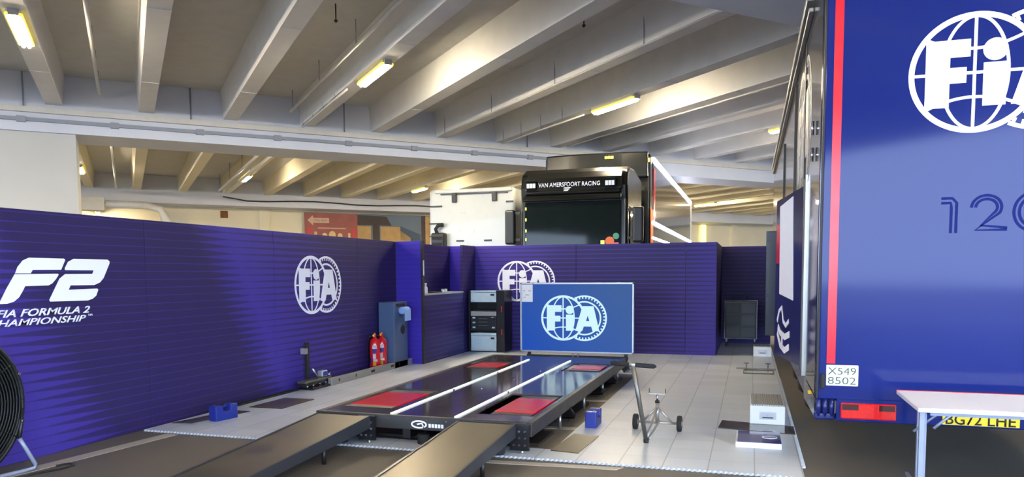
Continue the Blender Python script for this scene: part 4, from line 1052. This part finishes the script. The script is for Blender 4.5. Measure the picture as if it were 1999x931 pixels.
for s_ in (-1, 1):
    MB().cyl((px, py, .27), (px + s_ * .15, py + .02, .1), .012, n=10).build('brace', 'steel', jk)
MB().cyl((px - .2, py + .02, .1), (px + .2, py + .02, .1), .013, n=10).build('axle', 'steel', jk)
for s_ in (-1, 1):
    wm = MB().lathe([(.03, -.022), (.075, -.024), (.082, -.015), (.082, .015), (.075, .024), (.03, .022)], (px + s_ * .225, py + .02, .1), 28, 'X').build('wheel', 'rubber', jk)
    MB().lathe([(.012, -.028), (.035, -.02), (.035, .02), (.012, .028)], (px + s_ * .225, py + .02, .1), 16, 'X').build('hub', 'steel', wm)

# ------------------------------------------------------------------ drum fan at the left edge
fn = thing('drum_fan', 'large black round drum fan on a tube stand at the left frame edge', 'fan', (-5.95, 4.05, 0))
fc = (-5.96, 4.07, .62)
mb = MB(); mb.lathe([(.60, -.12), (.625, -.12), (.63, -.1), (.63, .1), (.625, .12), (.60, .12)], fc, 56, 'X'); 
mb = MB(); N = 56
ro = [(.63, -.13), (.63, .12), (.605, .12), (.605, -.13)]
rings = []
for r, x in ro: rings.append([mb.bm.verts.new((fc[0] + x, fc[1] + r * cos(2 * pi * i / N), fc[2] + r * sin(2 * pi * i / N))) for i in range(N)])
for a in range(4):
    A, B_ = rings[a], rings[(a + 1) % 4]
    for i in range(N): mb.bm.faces.new((A[i], A[(i + 1) % N], B_[(i + 1) % N], B_[i])).smooth = True
mb.build('drum', 'fan_black', fn)
mb = MB()
for r in [.06 + .026 * k for k in range(21)]:
    mb.tube([(fc[0] + .125, fc[1] + r * cos(2 * pi * i / 40), fc[2] + r * sin(2 * pi * i / 40)) for i in range(40)], .007, 4, closed=True)
for k in range(12):
    a = 2 * pi * k / 12; mb.tube([(fc[0] + .128, fc[1] + .04 * cos(a), fc[2] + .04 * sin(a)), (fc[0] + .128, fc[1] + .61 * cos(a), fc[2] + .61 * sin(a))], .004, 4)
mb.build('front_grille', 'fan_black', fn)
MB().lathe([(.605, -.12), (.605, -.115)], fc, 48, 'X').build('rear_guard', 'fan_black', fn)
mb = MB()
for k in range(4):
    a = k * pi / 2 + .4; d = Vector((0, cos(a), sin(a))); e = Vector((0, -sin(a), cos(a)))
    mb.poly([(.05, -.05), (.56, -.16), (.58, .12), (.05, .05)], fc, d, e + Vector((.35, 0, 0)), (1, 0, 0), -.004, .004)
mb.build('blades', 'blackmetal', fn)
MB().cyl((fc[0] - .1, fc[1], fc[2]), (fc[0] + .08, fc[1], fc[2]), .07, n=20).build('motor_hub', 'black', fn)
for a in (.35, -.3, 1.2): MB().cyl((fc[0] + .12, fc[1] + .625 * cos(a), fc[2] + .625 * sin(a)), (fc[0] + .135, fc[1] + .625 * cos(a), fc[2] + .625 * sin(a)), .012, n=8).build('rim_screw', 'chrome', fn)
MB().tube([(-5.80, 4.60, .30), (-5.78, 4.63, .22), (-5.76, 4.70, .06), (-5.77, 4.70, .025), (-5.80, 4.62, .018), (-5.84, 4.3, .018), (-5.84, 3.8, .018), (-5.80, 3.5, .03), (-5.80, 3.55, .3)], .017, 10).build('stand', 'table_leg', fn)
MB().tube([(-5.80, 4.60, .30), (-5.84, 4.66, .42), (-5.86, 4.68, .6)], .015, 8).build('stand_arm', 'blackmetal', fn)
MB().tube([(-5.80, 4.3, .018), (-6.1, 4.3, .018), (-6.1, 3.8, .018), (-5.84, 3.8, .018)], .017, 8).build('stand_base', 'table_leg', fn)
tag(MB().tube([(-5.72, 4.86, .009), (-5.68, 4.96, .009), (-5.58, 4.92, .009), (-5.58, 4.78, .009), (-5.66, 4.6, .009), (-5.7, 4.2, .009)], .008, 6).build('power_cable', 'black'), 'thin black looped power cable on the asphalt by the fan foot', 'cable')

# ------------------------------------------------------------------ folding table, right foreground
tb = thing('folding_table', 'white folding table with pale legs in front of the blue trailer door', 'table', (1.85, 5.86, 0))
MB().box(1.075, 2.9, 5.47, 6.25, .718, .748).build('tabletop', 'tabletop', tb, bev=.006)
MB().box(1.075, 2.9, 6.251, 6.262, .72, .75).build('red_edge', 'red', tb)
for y, xs_ in ((5.5, (1.09, 2.83)), (6.18, (1.21, 2.71))):
    for x in xs_:
        MB().box(x, x + .032, y, y + .032, 0, .718).build('leg', 'table_leg', tb, bev=.004)
for y in (5.56,):
    for x in (1.125, 2.8): MB().box(x, x + .022, y, y + .028, 0, .712).build('inner_leg', 'table_leg', tb, bev=.004)
for x in (1.17, 2.75):
    MB().box(x - .03 if x < 2 else x + .03, x - .01 if x < 2 else x + .05, 5.53, 6.18, .12, .14).build('leg_brace', 'table_leg', tb)
    dd = 1 if x < 2 else -1
    MB().cyl((x + .016, 5.55, .60), (x + .016 + dd * .12, 5.55, .718), .01, n=8).build('strut', 'table_leg', tb)
    MB().cyl((x + .016, 6.18, .45), (x + .016 + dd * .3, 6.18, .718), .01, n=8).build('strut', 'table_leg', tb)
MB().box(1.16, 2.84, 5.53, 5.55, .69, .718).build('under_rail', 'table_leg', tb)
MB().box(1.16, 2.84, 6.16, 6.18, .69, .718).build('under_rail', 'table_leg', tb)

for o_ in [ct, rk, cb, sc, wr, b_] + [o for o in bpy.data.objects if o.name.split('.')[0] in ('equipment_case', 'jar', 'tray', 'paper_roll')]: o_.location.z += .019
